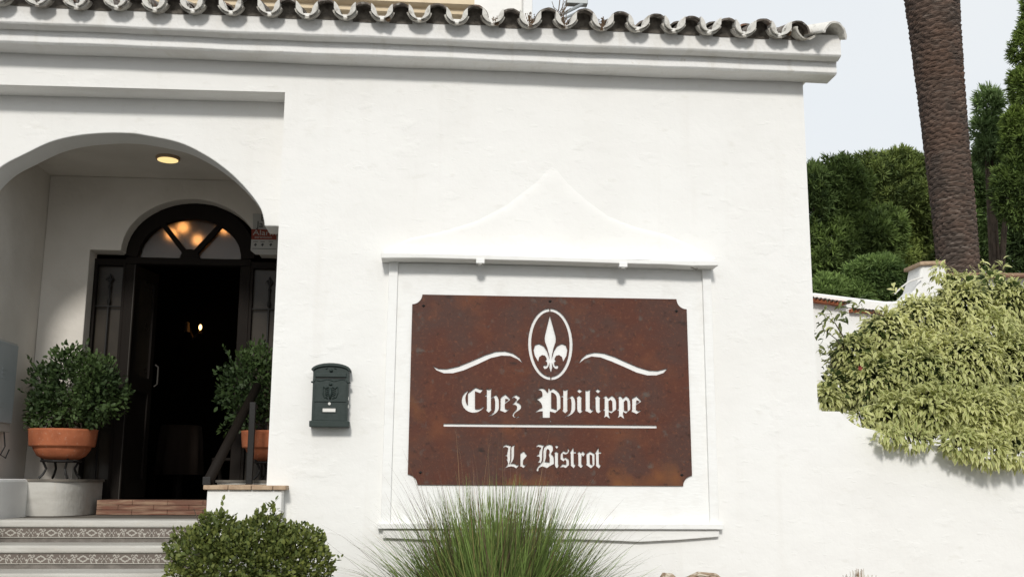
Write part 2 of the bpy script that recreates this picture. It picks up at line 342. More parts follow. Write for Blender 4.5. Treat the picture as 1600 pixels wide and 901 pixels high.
# dry weeds rooted in the gutters
def weed(px, py, s, lab):
    p = W(px, py, -.36); mb = MB(); r = random.Random(px)
    for k in range(16):
        a = r.uniform(0, 6.28); h = r.uniform(.03, .085) * s; sp = r.uniform(.005, .03) * s
        q = p + Vector((r.uniform(-.012, .012), 0, 0)); e = q + Vector((sp * math.cos(a), sp * math.sin(a) * .6, h))
        mb.tube([q, q.lerp(e, .5) + Vector((r.uniform(-.006, .006), 0, 0)), e], .0016, 4)
        for t in range(4):
            c = q.lerp(e, r.uniform(.3, 1)); mb.ball(c + Vector((r.uniform(-.006, .006), 0, 0)), r.uniform(.002, .005), 5)
    solo('dry_weed', mb, 'twig', lab, 'weed', 'dry weeds on the eaves')
for a in ((607, 34, .6, 'tiny dry weed in the tile gutter below the cream band of the upper house'), (776, 40, .8, 'small dry weed in the tile gutter left of the pale chimney post'),
          (829, 42, 1.2, 'dry weed in the tile gutter directly below the pale chimney post'), (880, 44, 1.7, 'tallest dry weed, tangled below the grey roof pipes'),
          (940, 48, 1.2, 'dry weed in the tile gutter just right of the grey roof pipes'), (1232, 56, .7, 'dry weed near the right corner of the tiled eaves')): weed(*a)
# ---------------------------------------------------------------- sign surround (plaster)
SUR = obj('sign_surround', MB().prism([XZ(622, 411), XZ(1096, 421), XZ(1109, 824), XZ(607, 823)], -.006, .01), 'paint', B, label='smooth white panel behind the sign')
def post(pts): obj('surround_post', MB().prism([XZ(*p, -.03) for p in pts], -.03, .0), 'paint', SUR, bevel=.004)
post([(608, 408), (622.3, 408.5), (609.5, 824), (594.5, 824)])
post([(1097.5, 419), (1111, 419.5), (1124, 826), (1110, 826)])
# hood with ogee back
zh = lambda x, y, Y=-.15: XZ(x, y, Y)
ht = [(595.5, 394), (700, 396), (860, 401), (1000, 406), (1122, 407)]; hb = [(595.5, 403.2), (660, 403.0), (700, 404.0), (750, 405.2), (860, 408), (973, 411.6), (1040, 413), (1080, 415.2), (1123, 415)]
obj('hood_ledge', MB().prism([zh(*p) for p in ht] + [zh(*p) for p in hb[::-1]], -.15, .0), 'wall', SUR, bevel=.006)
lu = [(600, 391.5), (640, 372), (690, 362), (745, 345), (790, 322), (815, 303), (843, 281), (858, 262)]
ru = [(868, 262), (884, 284), (915, 312), (950, 338), (990, 354), (1040, 366), (1085, 385), (1117, 403.5)]
def hood():
    mb = MB(); n = 30
    def at(px): # outline height at pixel x on the wall
        pts = lu + ru
        for a, b in zip(pts, pts[1:]):
            if a[0] <= px <= b[0]: t = (px - a[0]) / (b[0] - a[0]); return a[1] + (b[1] - a[1]) * t
    rows = []
    for px in np.linspace(600, 1117, 60):
        t = W(px, at(px)); bx = W(595.5 + (px - 600) / 517 * 526.5, np.interp(px, [600, 1117], [394, 407.2]), -.15)
        col = []
        for k in range(17):
            s = k / 16; q = s ** 1.6
            z = bx.z + (t.z - bx.z) * q; yy = -.11 * (1 - q) ** 22 - .011 * (1 - q ** 30)
            col.append((bx.x + (t.x - bx.x) * q, min(yy, -.0) , z))
        rows.append(col)
    mb.loft(rows, cap=False, closed=False)
    return mb
obj('hood', hood(), 'smooth' if False else 'wall', SUR, smooth=True)
obj('sill_ledge', MB().prism([zh(590, 817, -.06), zh(1131, 818, -.06), zh(1131, 826.6, -.06), zh(590, 825.5, -.06)], -.06, .0), 'paint', SUR, bevel=.004)
obj('sill_moulding', MB().prism([zh(598, 826, -.035), zh(1124, 827, -.035), zh(1124, 838, -.035), zh(1060, 843, -.035), zh(1000, 846, -.035), zh(900, 842, -.035), zh(700, 844, -.035), zh(598, 840, -.035)], -.035, .0), 'wall', SUR, bevel=.005)
for px, py, lab in ((750.5, 405.5, 'small white spotlight under the hood, above the left half of the sign'), (973.5, 411.5, 'small white spotlight under the hood, above the right half of the sign')):
    p = W(px, py, -.145); T = thing('spotlight', lab, 'spotlight', p, 'spotlights under the sign hood')
    obj('housing', MB().box(p.x - .027, p.x + .027, p.y - .012, p.y + .03, p.z - .026, p.z + .004), 'paint', T, bevel=.003)
    obj('lens', MB().lathe((p.x, p.y + .008, p.z - .036), [(.016, 0), (.018, .004), (.018, .011)], 14), 'signwhite', T)
solo('cable', MB().tube([W(1061, 416, -.10), W(1078, 417, -.1), W(1088, 421, -.09), W(1090, 419, -.05)], .003, 6), 'greymortar', 'short grey cable hanging below the right end of the hood', 'cable')
# ---------------------------------------------------------------- the rusted steel sign
def crop(o, s, pts, dx=0, dy=0): return [(o[0] + dx + x / s, o[1] + dy + y / s) for x, y in pts]
S1, S2 = 1030 / 64, 1040 / 60
A, Bc, Cc, Dc, Ec = (716, 600), (776, 600), (832, 600), (892, 600), (944, 600)
cut = []
cut.append(crop(A, S1, [(280,148),(235,160),(175,200),(120,270),(93,350),(88,430),(100,500),(135,580),(190,640),(260,685),(340,708),(420,708),(500,690),(570,650),(620,605),(660,550),(640,548),(590,590),(530,615),(470,625),(420,612),(420,170),(470,190),(550,220),(630,130),(540,115),(440,75),(350,140),(245,225),(243,520),(215,500),(188,420),(178,350),(190,280),(225,210)]))
H = [(690,100),(765,130),(850,92),(825,150),(822,350),(900,290),(945,255),(985,295),(1010,350),(1022,430),(1022,600),(1005,650),(960,710),(880,765),(770,805),(760,795),(840,750),(900,690),(925,610),(930,450),(915,350),(890,325),(822,372),(822,610),(838,640),(768,708),(692,645),(720,610),(720,308),(680,300),(672,285),(685,262),(720,275),(720,150)]
cut.append(crop(A, S1, H)); cut.append(crop(A, S1, H, 119.35, 1.1))
cut.append(crop(Bc, S1, [(225,245),(350,380),(205,495),(205,600),(265,635),(335,600),(345,612),(210,708),(150,680),(80,655),(98,600),(100,340),(150,290)])); cut.append(crop(Bc, S1, [(218,360),(305,378),(212,450)]))
cut.append(crop(Bc, S1, [(490,255),(600,328),(500,440),(560,465),(605,510),(620,560),(605,610),(560,650),(500,690),(450,730),(432,770),(450,810),(500,825),(550,800),(580,805),(560,830),(500,845),(440,835),(405,800),(400,750),(430,700),(480,650),(510,610),(515,560),(490,525),(450,512),(395,512),(400,500),(515,378),(440,322),(390,352),(375,335),(430,290)]))
cut.append(crop(Cc, S1, [(115,150),(150,115),(210,95),(270,97),(320,125),(350,165),(370,205),(398,180),(400,95),(415,85),(432,100),(435,155),(525,95),(600,145),(665,210),(700,290),(705,600),(570,718),(500,695),(437,680),(437,838),(258,838),(258,675),(200,675),(130,690),(75,712),(110,660),(170,615),(250,580),(240,520),(210,460),(160,410),(100,378),(170,340),(250,295),(252,240),(240,190),(210,155),(160,140)]))
cut.append(crop(Cc, S1, [(470,200),(520,210),(575,250),(605,310),(612,380),(615,635),(540,610),(470,590)]))
DOT = [(210,105),(290,158),(220,218),(148,165)]; IB = [(210,265),(285,335),(262,360),(262,640),(280,655),(312,640),(320,652),(228,722),(175,685),(160,620),(158,365),(140,322)]
for dx in (0, 28.8): cut.append(crop(Dc, S1, DOT, dx, .2)); cut.append(crop(Dc, S1, IB, dx, .2))
cut.append(crop(Dc, S1, [(345,140),(415,158),(505,115),(478,175),(478,600),(530,645),(570,635),(578,650),(490,725),(420,690),(350,660),(372,615),(368,180)]))
cut.append(crop(Ec, S1, [(-37,345),(43,275),(75,300),(100,350),(195,275),(250,315),(290,380),(302,450),(302,630),(180,725),(112,690),(112,750),(155,850),(125,850),(55,800),(-2,835),(-10,825),(18,770),(18,665),(-22,660),(-30,640),(13,620),(13,345),(-24,356)]))
cut.append(crop(Ec, S1, [(160,385),(205,430),(212,665),(115,650),(108,420)]))
cut.append(crop(Ec, S1, [(320,350),(400,285),(440,310),(470,360),(550,285),(610,325),(650,400),(660,480),(658,630),(545,730),(475,690),(475,740),(510,858),(485,855),(412,800),(350,838),(340,828),(372,770),(372,665),(330,660),(325,640),(370,622),(368,345),(335,355)]))
cut.append(crop(Ec, S1, [(545,390),(585,430),(592,668),(500,650),(495,440)]))
cut.append(crop(Ec, S1, [(815,290),(945,425),(800,520),(800,630),(860,670),(930,640),(938,655),(818,742),(760,715),(685,685),(705,640),(705,390),(690,365)])); cut.append(crop(Ec, S1, [(812,400),(895,425),(802,488)]))
G, Hh, Ii = (780, 686), (832, 686), (886, 686)
cut.append(crop(G, S2, [(105,218),(125,165),(175,135),(235,142),(285,162),(330,155),(308,210),(300,300),(300,540),(282,610),(262,668),(290,640),(322,560),(330,480),(330,200),(380,155),(440,140),(402,200),(400,450),(385,530),(350,600),(305,655),(360,645),(420,652),(470,690),(530,680),(540,695),(460,780),(400,740),(330,725),(250,735),(165,775),(175,745),(225,690),(240,640),(220,570),(192,545),(200,525),(228,530),(222,460),(212,450),(165,445),(160,430),(180,412),(215,412),(225,330),(245,230),(205,208),(155,190),(125,222)]))
cut.append(crop(G, S2, [(665,310),(755,435),(650,555),(640,660),(690,700),(735,660),(745,675),(655,768),(610,735),(555,715),(575,680),(575,380)]))
cut.append(crop(Hh, S2, [(105,215),(115,160),(165,125),(230,135),(290,155),(350,138),(290,200),(270,280),(262,400),(258,540),(240,600),(215,645),(190,620),(150,625),(145,600),(180,575),(200,530),(195,480),(165,455),(110,465),(108,445),(150,405),(185,390),(190,310),(240,215),(190,205),(150,190)]))
cut.append(crop(Hh, S2, [(385,150),(450,125),(510,135),(545,175),(555,240),(550,300),(500,385),(550,425),(575,480),(580,660),(520,690),(450,730),(390,775),(330,745),(270,725),(200,750),(165,785),(160,845),(135,860),(108,840),(115,790),(150,730),(200,680),(240,640),(280,590),(295,500),(298,300),(320,210)]))
cut.append(crop(Hh, S2, [(410,250),(450,280),(468,340),(440,410),(468,500),(465,620),(400,605),(330,595),(365,500),(375,300)]))
cut.append(crop(Hh, S2, [(650,145),(710,185),(662,250),(605,195)])); cut.append(crop(Hh, S2, [(648,315),(705,370),(690,395),(692,650),(700,690),(720,690),(715,705),(665,775),(625,745),(608,690),(608,400),(590,355)]))
cut.append(crop(Hh, S2, [(840,300),(900,340),(950,325),(960,290),(945,265),(965,240),(995,270),(990,320),(960,370),(910,400),(860,395),(825,380),(825,480),(865,510),(890,468),(985,540),(990,690),(900,770),(850,745),(790,745),(745,765),(750,740),(800,670),(850,660),(915,680),(920,640),(915,580),(880,545),(840,592),(760,535),(765,380)]))
TT = [(170,205),(178,325),(240,325),(248,345),(235,375),(178,375),(180,640),(215,685),(245,680),(180,775),(95,700),(105,680),(100,385),(75,360),(110,310)]
cut.append(crop(Ii, S2, TT)); cut.append(crop(Ii, S2, TT, 39.4, .5))
cut.append(crop(Ii, S2, [(335,310),(380,368),(430,308),(492,385),(435,462),(392,402),(385,640),(405,688),(450,685),(380,772),(290,695),(310,660),(302,405),(272,385)]))
cut.append(crop(Ii, S2, [(625,315),(745,385),(745,690),(645,778),(515,685),(535,640),(525,385)])); cut.append(crop(Ii, S2, [(612,405),(680,430),(692,695),(618,650)]))
FO, FS = (810, 470), 6.93
ax_ = lambda y: 340 + 12 * (y - 160) / 612
rh = [(372,270),(398,365),(405,400),(402,445),(380,510),(364,580),(360,628),(368,600),(385,540),(420,485),(470,460),(512,475),(530,530),(520,590),(485,655),(472,605),(440,583),(408,592),(390,625),(408,650),(388,662),(388,685),(402,698),(425,690),(434,712),(420,735),(395,730),(375,705),(362,665),(366,720)]
fl = [(340, 158)] + rh + [(352, 772)] + [(2 * ax_(y) - x, y) for x, y in rh[::-1]]
cut.append(crop(FO, FS, fl))
def half(sg):
    o_ = []; i_ = []
    for k in range(21):
        a = math.radians(1.4) + math.radians(177.2) * k / 20
        for lst, aa, bb in ((o_, 240, 388), (i_, 208, 352)):
            y = 466 - bb * math.cos(a); lst.append((346 + 12 * (y - 466) / 780 + sg * aa * math.sin(a), y))
    return o_ + i_[::-1]
cut.append(crop(FO, FS, half(1))); cut.append(crop(FO, FS, half(-1)))
GO, GS = (640, 460), 3.5556
cut.append(crop(GO, GS, [(125,393),(160,410),(205,412),(270,398),(350,365),(420,335),(480,315),(530,313),(575,325),(610,350),(630,382),(600,358),(560,340),(510,338),(450,352),(380,385),(300,420),(240,436),(190,436),(150,420)]))
cut.append(crop(GO, GS, [(940,383),(955,355),(985,330),(1030,320),(1080,325),(1140,345),(1200,372),(1270,402),(1330,420),(1380,422),(1435,408),(1410,435),(1370,448),(1320,448),(1260,432),(1190,400),(1120,370),(1060,348),(1010,343),(970,358)]))
cut.append([(693, 661.2), (1026, 664.0), (1026, 668.6), (693, 665.8)])
cut.append([(858.8, 657), (860, 655.8), (861.4, 657), (860, 658.6)])
def notchpts(c, p0, p1, n=8):       # concave quarter round from p0 to p1 about c
    a0 = math.atan2(p0[1] - c[1], p0[0] - c[0]); a1 = math.atan2(p1[1] - c[1], p1[0] - c[0])
    while a1 - a0 > math.pi: a1 -= 2 * math.pi
    while a1 - a0 < -math.pi: a1 += 2 * math.pi
    r0 = math.hypot(p0[0] - c[0], p0[1] - c[1]); r1 = math.hypot(p1[0] - c[0], p1[1] - c[1])
    return [(c[0] + (r0 + (r1 - r0) * t) * math.cos(a0 + (a1 - a0) * t), c[1] + (r0 + (r1 - r0) * t) * math.sin(a0 + (a1 - a0) * t)) for t in [i / n for i in range(n + 1)]]
outl = (notchpts((644, 459.5), (644.2, 475), (660, 459.9)) + notchpts((1073, 467.5), (1057, 467.2), (1072.9, 482.8)) +
        notchpts((1082, 759), (1081.3, 742.5), (1067.5, 758.6)) + notchpts((636.5, 757), (652, 756.8), (637.1, 740.5)))
YS = -.015
def plate():
    cu = bpy.data.curves.new('plate', 'CURVE'); cu.dimensions = '2D'; cu.fill_mode = 'BOTH'; cu.extrude = .0018
    for pl in [outl] + cut:
        sp = cu.splines.new('POLY'); sp.points.add(len(pl) - 1); sp.use_cyclic_u = True
        for q, (x, y) in zip(sp.points, pl):
            p = W(x, y, YS); q.co = (p.x, p.z, 0, 1)
    o = bpy.data.objects.new('tmp', cu); COL.objects.link(o); dg = bpy.context.evaluated_depsgraph_get()
    me = bpy.data.meshes.new_from_object(o.evaluated_get(dg)); bpy.data.objects.remove(o)
    mb = MB(); mb.v = [(v.co.x, YS + v.co.z, v.co.y) for v in me.vertices]; mb.f = [tuple(p.vertices)[::-1] for p in me.polygons]; return mb
sc = W(860, 610, YS)
SG = thing('restaurant_sign', 'rust brown steel sign with scooped corners, cut-out fleur-de-lis and blackletter words Chez Philippe Le Bistrot', 'sign', sc)
obj('plate', plate(), 'corten', SG)
for px, py in ((661.8, 477.5), (859.5, 470.5), (1057, 485.8), (1065.5, 741.5), (657, 737.5)):
    p = W(px, py, YS - .004); r = .012
    obj('bolt', MB().add([(p.x - r, p.y, p.z), (p.x, p.y, p.z - r * .85), (p.x + r, p.y, p.z), (p.x, p.y, p.z + r * .85), (p.x, p.y - .006, p.z),
                          (p.x - r, .0, p.z), (p.x, .0, p.z - r), (p.x + r, .0, p.z), (p.x, .0, p.z + r)],
                         [(0, 1, 4), (1, 2, 4), (2, 3, 4), (3, 0, 4), (0, 5, 6, 1), (1, 6, 7, 2), (2, 7, 8, 3), (3, 8, 5, 0)]), 'black', SG)
# ---------------------------------------------------------------- letter box
YM = -.092
a = W(487.5, 577.3, YM); b_ = W(547.3, 578.2, YM); c_ = W(514, 666.5, YM); mx0 = (a.x + b_.x) / 2; hw = .112; zs = a.z; zb = c_.z; zt = W(517.6, 568.7, YM).z
LB = thing('letter_box', 'dark green cast metal letter box with arched top and embossed crest on the white wall', 'letter box', (mx0, 0, zb))
arc = lambda w_, h, z, n=14: [(mx0 + w_ * math.cos(t), z + h * math.sin(t)) for t in np.linspace(0, math.pi, n)]
obj('body', MB().prism([(mx0 - hw, zb + .03), (mx0 + hw, zb + .03)] + arc(hw, .034, zs), YM, .0), 'mail', LB, bevel=.004)
obj('base_flange', MB().box(mx0 - hw - .012, mx0 + hw + .012, YM - .010, .0, zb, zb + .038), 'mail', LB, bevel=.004)
rim = [(x, z) for x, z in arc(hw + .012, .046, zs - .002)]; rim2 = [(x, z) for x, z in arc(hw - .004, .030, zs - .006)]
obj('lid', MB().prism(rim + rim2[::-1], YM - .014, .0), 'mail', LB, bevel=.003)
obj('letter_flap', MB().box(mx0 - .098, mx0 + .098, YM - .010, YM, zs - .046, zs - .018), 'mail', LB, bevel=.004)
obj('slot', MB().box(mx0 - .092, mx0 + .092, YM - .003, YM + .001, zs - .054, zs - .047), 'black', LB)
obj('moulding', MB().box(mx0 - hw + .012, mx0 + hw - .012, YM - .007, YM, zb + .157, zb + .164), 'mail', LB, bevel=.002)
obj('moulding', MB().box(mx0 - hw + .012, mx0 + hw - .012, YM - .007, YM, zb + .039, zb + .044), 'mail', LB, bevel=.002)
for s in (-1, 1):
    obj('bracket', MB().box(mx0 + s * (hw + .001) - .010, mx0 + s * (hw + .001) + .010, YM - .009, YM + .03, zs - .082, zs - .072).box(mx0 + s * (hw - .008) - .008, mx0 + s * (hw - .008) + .008, YM - .006, YM + .01, zs - .074, zs - .055), 'mail', LB, bevel=.003)
    obj('side_moulding', MB().box(mx0 + s * (hw - .014) - .0015, mx0 + s * (hw - .014) + .0015, YM - .004, YM, zb + .04, zs - .09), 'mail', LB)
em = MB(); ez = zb + .205
for s in (-1, 1):
    em.tube([(mx0 + s * .012, YM - .004, ez + .044), (mx0 + s * .03, YM - .006, ez + .038), (mx0 + s * .046, YM - .004, ez + .047)], [.005, .006, .002], 6)
    em.tube([(mx0 + s * .046, YM - .003, ez + .04), (mx0 + s * .046, YM - .005, ez + .005), (mx0 + s * .036, YM - .004, ez - .02), (mx0 + s * .014, YM - .004, ez - .028)], [.003, .004, .004, .003], 6)
    for k in range(4): em.tube([(mx0 + s * .012, YM - .003, ez + .03 - k * .012), (mx0 + s * (.034 - k * .002), YM - .005, ez + .022 - k * .013)], [.0035, .0015], 5)
    em.tube([(mx0 + s * .02, YM - .002, zs + .012), (mx0 + s * .034, YM - .004, zs + .006)], [.004, .002], 5)
    em.ball((mx0 + s * .026, YM - .002, ez), .007, 8)
em.tube([(mx0, YM - .004, ez - .03), (mx0, YM - .008, ez), (mx0, YM - .004, ez + .04)], [.006, .011, .007], 8); em.ball((mx0, YM - .002, ez + .062), .012, 10, .6); em.ball((mx0, YM - .01, zs - .004), .011, 10, .8)
for k in range(9):
    t0, t1 = k / 9, (k + 1) / 9; em.tube([(mx0 - .09 + .18 * t0, YM - .002, zs - .066 - .006 * math.sin(t0 * 12.5)), (mx0 - .09 + .18 * t1, YM - .002, zs - .066 - .006 * math.sin(t1 * 12.5))], .002, 5)
obj('crest', em, 'mail', LB, smooth=True)
obj('lock', MB().add([(mx0 - .003 + .009 * math.cos(t), YM - .006, zb + .145 + .009 * math.sin(t)) for t in np.linspace(0, 2 * math.pi, 13)[:-1]] + [(mx0 - .003 + .009 * math.cos(t), YM, zb + .145 + .009 * math.sin(t)) for t in np.linspace(0, 2 * math.pi, 13)[:-1]],
    [tuple(range(12))] + [(i, i + 12, (i + 1) % 12 + 12, (i + 1) % 12) for i in range(12)]), 'silver', LB)
fr = MB(); fx = mx0 - .004
for bx in ((fx - .046, fx + .046, zb + .117, zb + .121), (fx - .046, fx + .046, zb + .089, zb + .093), (fx - .046, fx - .041, zb + .093, zb + .117), (fx + .041, fx + .046, zb + .093, zb + .117)): fr.box(bx[0], bx[1], YM - .005, YM, bx[2], bx[3])
obj('name_frame', fr, 'mail', LB); obj('name_card', MB().box(fx - .040, fx + .040, YM - .002, YM, zb + .094, zb + .116), 'card', LB)
obj('hinge', MB().box(mx0 + hw, mx0 + hw + .004, YM + .012, YM + .022, zb + .17, zb + .19).box(mx0 + hw, mx0 + hw + .004, YM + .012, YM + .022, zb + .12, zb + .14), 'silver', LB)
# ---------------------------------------------------------------- steps and porch floor
ST = thing('entrance_steps', 'white steps with printed tile risers leading up to the arched porch', 'steps', (-1.9, -.5, 0))
XS0, XS1 = -2.70, -1.372
def tile_print():
    nx, nz = 50, 14; wt, h = .246, .060; vs, fs, cs = [], [], []
    def pat(u, v):       # light scrolls, diamond rings and star flowers on a brown ground, mirror-symmetric
        x = abs(u - .5) * 2; y = v; ink = 1
        d = x * 2.6 + abs(y - .50) * 2.0
        if .50 < d < .78: ink = 0
        q = x - 1.0; r = math.hypot(q * 3.0, y - .5); th_ = math.atan2(y - .5, q * 3.0 + 1e-6)
        if .16 < r < .50 and abs(math.sin(4 * th_)) < .42: ink = 0
        if r < .07: ink = 0
        for (a, b, ra) in ((.42, .30, .17), (.52, .72, .16), (.66, .28, .14), (.34, .80, .10)):
            rr = math.hypot((x - a) * 3.0, y - b)
            if ra - .05 < rr < ra + .05 and not (x > a and y < b): ink = 0
        if .34 < x < .80 and abs(y - .5 - .17 * math.sin((x - .34) * 15)) < .055: ink = 0
        if y < .09: ink = 0
        return ink
    for j in range(nz):
        for i in range(nx):
            b0 = len(vs); k = pat((i + .5) / nx, (j + .5) / nz)
            c = (.135, .11, .092, 1) if k == 1 else (.40, .38, .335, 1)
            for dx, dz in ((0, 0), (1, 0), (1, 1), (0, 1)):
                vs.append(((i + dx) / nx * wt, 0, (j + dz) / nz * h)); cs.append(c)
            fs.append((b0, b0 + 1, b0 + 2, b0 + 3))
    b0 = len(vs); vs += [(0, .01, 0), (wt, .01, 0), (wt, .01, h), (0, .01, h), (0, 0, 0), (wt, 0, 0), (wt, 0, h), (0, 0, h)]; cs += [(.5, .48, .43, 1)] * 8
    fs += [(b0 + 3, b0 + 2, b0 + 1, b0), (b0, b0 + 1, b0 + 5, b0 + 4), (b0 + 1, b0 + 2, b0 + 6, b0 + 5), (b0 + 2, b0 + 3, b0 + 7, b0 + 6), (b0 + 3, b0, b0 + 4, b0 + 7)]
    me = bpy.data.meshes.new('riser_tile'); me.from_pydata(vs, [], fs); me.materials.append(MT['tileprint'])
    at = me.color_attributes.new('Col', 'FLOAT_COLOR', 'POINT'); at.data.foreach_set('color', np.asarray(cs, 'f').ravel()); return me
tme = tile_print()
for k in range(9):
    yf = .20 - .30 * k; zt_ = Z_LAND - .1385 * k
    x0 = XS0 if k < 2 else XS0 - .0
    yback = Y_BK + .15 if k == 0 else yf + .30 + .02
    top = obj('step', MB().box(x0, XS1, yf, yf + .34 if k else yf + .30, zt_ - .047, zt_), 'step', ST, bevel=.014, seg=3)
    obj('riser_bed', MB().box(x0, XS1, yf + .026, yf + .32, zt_ - .138, zt_ - .048), 'grout', top)
    n = 5
    for i in range(n): inst('riser_tile', tme, (XS1 - .004 - (i + 1) * .248 - (.08 if k == 0 else .03), yf + .016, zt_ - .110), top)
obj('landing', MB().box(XL + .001, -.861, .501, Y_BK + 2.5, Z_LAND - .2, Z_LAND - .002), 'floor', ST)
dk = ST
for i in range(4):
    for c in range(3):
        xx = -2.345 + i * .252 + (-.1 if c == 1 else 0)
        if xx + .25 > -1.33: continue
        obj('brick', MB().box(max(xx, -2.345), xx + .2505, 1.19 + .004 * (c % 2), 1.46, Z_LAND + .001 + c * .0355, Z_LAND + .0345 + c * .0355), 'brick', dk, bevel=.003)
# cheek walls, coping
def xz_at(px, Y, py=760): return W(px, py, Y).x
YC = -.125
R0, R1 = xz_at(324, YC), xz_at(441, YC)
zc0, zc1 = W(380, 764.5, YC).z, W(380, 757.6, YC).z
LWR = thing('low_wall', 'low white wall with sandy clay coping between the steps and the letter box wall', 'wall', ((R0 + R1) / 2, 0, 0))
obj('wall', MB().box(R0, R1, YC, -.001, 0, zc0 - .001).box(R0, -.861, .0, .55, 0, zc0 - .001), 'wall', LWR, bevel=.008)
cpx = [R0 - .02, R0 + .13, R0 + .27, R0 + .40, R1 + .028]
for i in range(4): obj('coping_tile', MB().box(cpx[i], cpx[i + 1] - .003, YC - .025, -.001, zc0, zc1), 'coping', LWR, bevel=.004)
for i in range(3): obj('coping_tile', MB().box(R0 - .02 + i * .17, R0 + .147 + i * .17, .001, .56, zc0, zc1 + .002), 'coping', LWR, bevel=.004)
LWL = thing('low_wall', 'low whitewashed wall along the left side of the steps', 'wall', (-2.83, 0, 0))
obj('wall', MB().box(XL - .5, XS0 - .001, -.45, .849, 0, EYE - .004), 'wall', LWL, bevel=.02)
# rounded pedestals carrying the pots
def pedestal(cx, s, lab, x_wall):
    T = thing('pedestal', lab, 'pedestal', (cx, 1.15, Z_LAND))
    n = 18; ztop = EYE - .004
    edge = [(x_wall, .80)] + [(cx + s * (.17 + .17 * math.sin(t)), 1.10 - .30 * math.cos(t)) for t in np.linspace(0, math.pi / 2, n)] + [(cx + s * .34, 1.459), (x_wall, 1.459)]
    def pr(e, z0, z1):
        m_ = MB(); k = len(e); m_.add([(x, y, z0) for x, y in e] + [(x, y, z1) for x, y in e], [tuple(range(k)), tuple(range(2 * k - 1, k - 1, -1))] + [(i, i + k, (i + 1) % k + k, (i + 1) % k) for i in range(k)])
        return m_
    obj('plinth', pr(edge, Z_LAND + .001, ztop - .018), 'step', T, bevel=.003)
    obj('cap', pr([(x + (.012 * s if x != x_wall else 0), y - .008 if y < 1.4 else y) for x, y in edge], ztop - .017, ztop), 'floor', T)
pedestal(-2.73, 1, 'rounded white pedestal under the left potted plant', XL + .002)
pedestal(-1.13, -1, 'rounded white pedestal under the right potted plant behind the handrail', -.863)
# ---------------------------------------------------------------- handrail
HR = thing('handrail', 'dark sloping handrail on posts at the right side of the porch', 'handrail', (R0, 0, zc1))
p0 = W(325, 752, -.08); p1 = W(402, 603, .92)
obj('rail', MB().tube([p0, p0.lerp(p1, .5), p1], [.034, .033, .032], 10), 'wood', HR, smooth=True)
q0 = W(389, 760, .60); q1 = W(392, 628, .60)
obj('post', MB().box(q0.x - .021, q0.x + .021, .58, .62, Z_LAND, q1.z), 'black', HR, bevel=.004)
obj('post', MB().box(p0.x - .03, p0.x + .018, -.10, -.06, zc1, p0.z + .03), 'black', HR, bevel=.003)
# ---------------------------------------------------------------- foliage tools
def leaves(P, Dr, Up, Ln, Wd, tmpl, faces, cols_):
    """P positions, Dr leaf axis, Up normals (n,3); Ln, Wd sizes; tmpl (k,3): along, across, up; cols_(n,k,3)"""
    Dr = Dr / np.linalg.norm(Dr, axis=1, keepdims=True); S = np.cross(Dr, Up); S /= np.linalg.norm(S, axis=1, keepdims=True) + 1e-9; N = np.cross(S, Dr)
    t = np.asarray(tmpl); n, k = len(P), len(t)
    V = P[:, None] + Dr[:, None] * (t[None, :, 0:1] * Ln[:, None, None]) + S[:, None] * (t[None, :, 1:2] * Wd[:, None, None]) + N[:, None] * (t[None, :, 2:3] * Ln[:, None, None])
    mb = MB(); mb.v = V.reshape(-1, 3); fc = np.asarray(faces); 
    mb.F = (fc[None] + (np.arange(n) * k)[:, None, None]).reshape(-1, fc.shape[1]); c = np.ones((n * k, 4), 'f'); c[:, :3] = cols_.reshape(-1, 3); mb.c = c; return mb
def fobj(name, mb, m, parent, kind=None, label=None):
    org = ORG.get(parent, Vector((0, 0, 0))); V = np.asarray(mb.v, 'f') - np.array(org, 'f'); Fc = np.asarray(mb.F, 'i')
    me = bpy.data.meshes.new(name); me.vertices.add(len(V)); me.vertices.foreach_set('co', V.ravel())
    nf, k = Fc.shape; me.loops.add(nf * k); me.loops.foreach_set('vertex_index', Fc.ravel()); me.polygons.add(nf)
    me.polygons.foreach_set('loop_start', np.arange(nf) * k); me.polygons.foreach_set('loop_total', np.full(nf, k))
    me.update(calc_edges=True); at = me.color_attributes.new('Col', 'FLOAT_COLOR', 'POINT'); at.data.foreach_set('color', mb.c.ravel()); me.materials.append(MT[m])
    o = bpy.data.objects.new(name, me); COL.objects.link(o); o.parent = parent; ORG[o] = org
    if kind: o['kind'] = kind
    if label: o['label'] = label
    return o
LT = [(0, 0, 0), (.35, .5, .03), (.35, -.5, .03), (.75, .38, -.02), (.75, -.38, -.02), (1, 0, -.08)]; LF = [(0, 2, 1, 0), (1, 2, 4, 3), (3, 4, 5, 3)]
LFT = [(0, 2, 1), (1, 2, 3), (3, 2, 4), (3, 4, 5)]
def unit(v): return v / (np.linalg.norm(v, axis=1, keepdims=True) + 1e-9)
def blobs(lobes, n, shell=.55, power=.5):
    """points in a union of ellipsoids (c, (rx,ry,rz)), denser to the outside; returns P, outward"""
    vol = np.array([a[1][0] * a[1][1] * a[1][2] for a in lobes]) ** .8; idx = rng.choice(len(lobes), n, p=vol / vol.sum())
    C = np.array([a[0] for a in lobes])[idx]; R = np.array([a[1] for a in lobes])[idx]
    d = unit(rng.normal(size=(n, 3))); r = shell + (1 - shell) * rng.random(n) ** power
    bump_ = 1 + .10 * np.sin(d[:, 0:1] * 7 + idx[:, None]) * np.cos(d[:, 2:3] * 6 + d[:, 1:2] * 5)
    return C + d * R * r[:, None] * bump_, d
def colmix(n, a, b, t): return np.asarray(a)[None] * (1 - t[:, None]) + np.asarray(b)[None] * t[:, None]
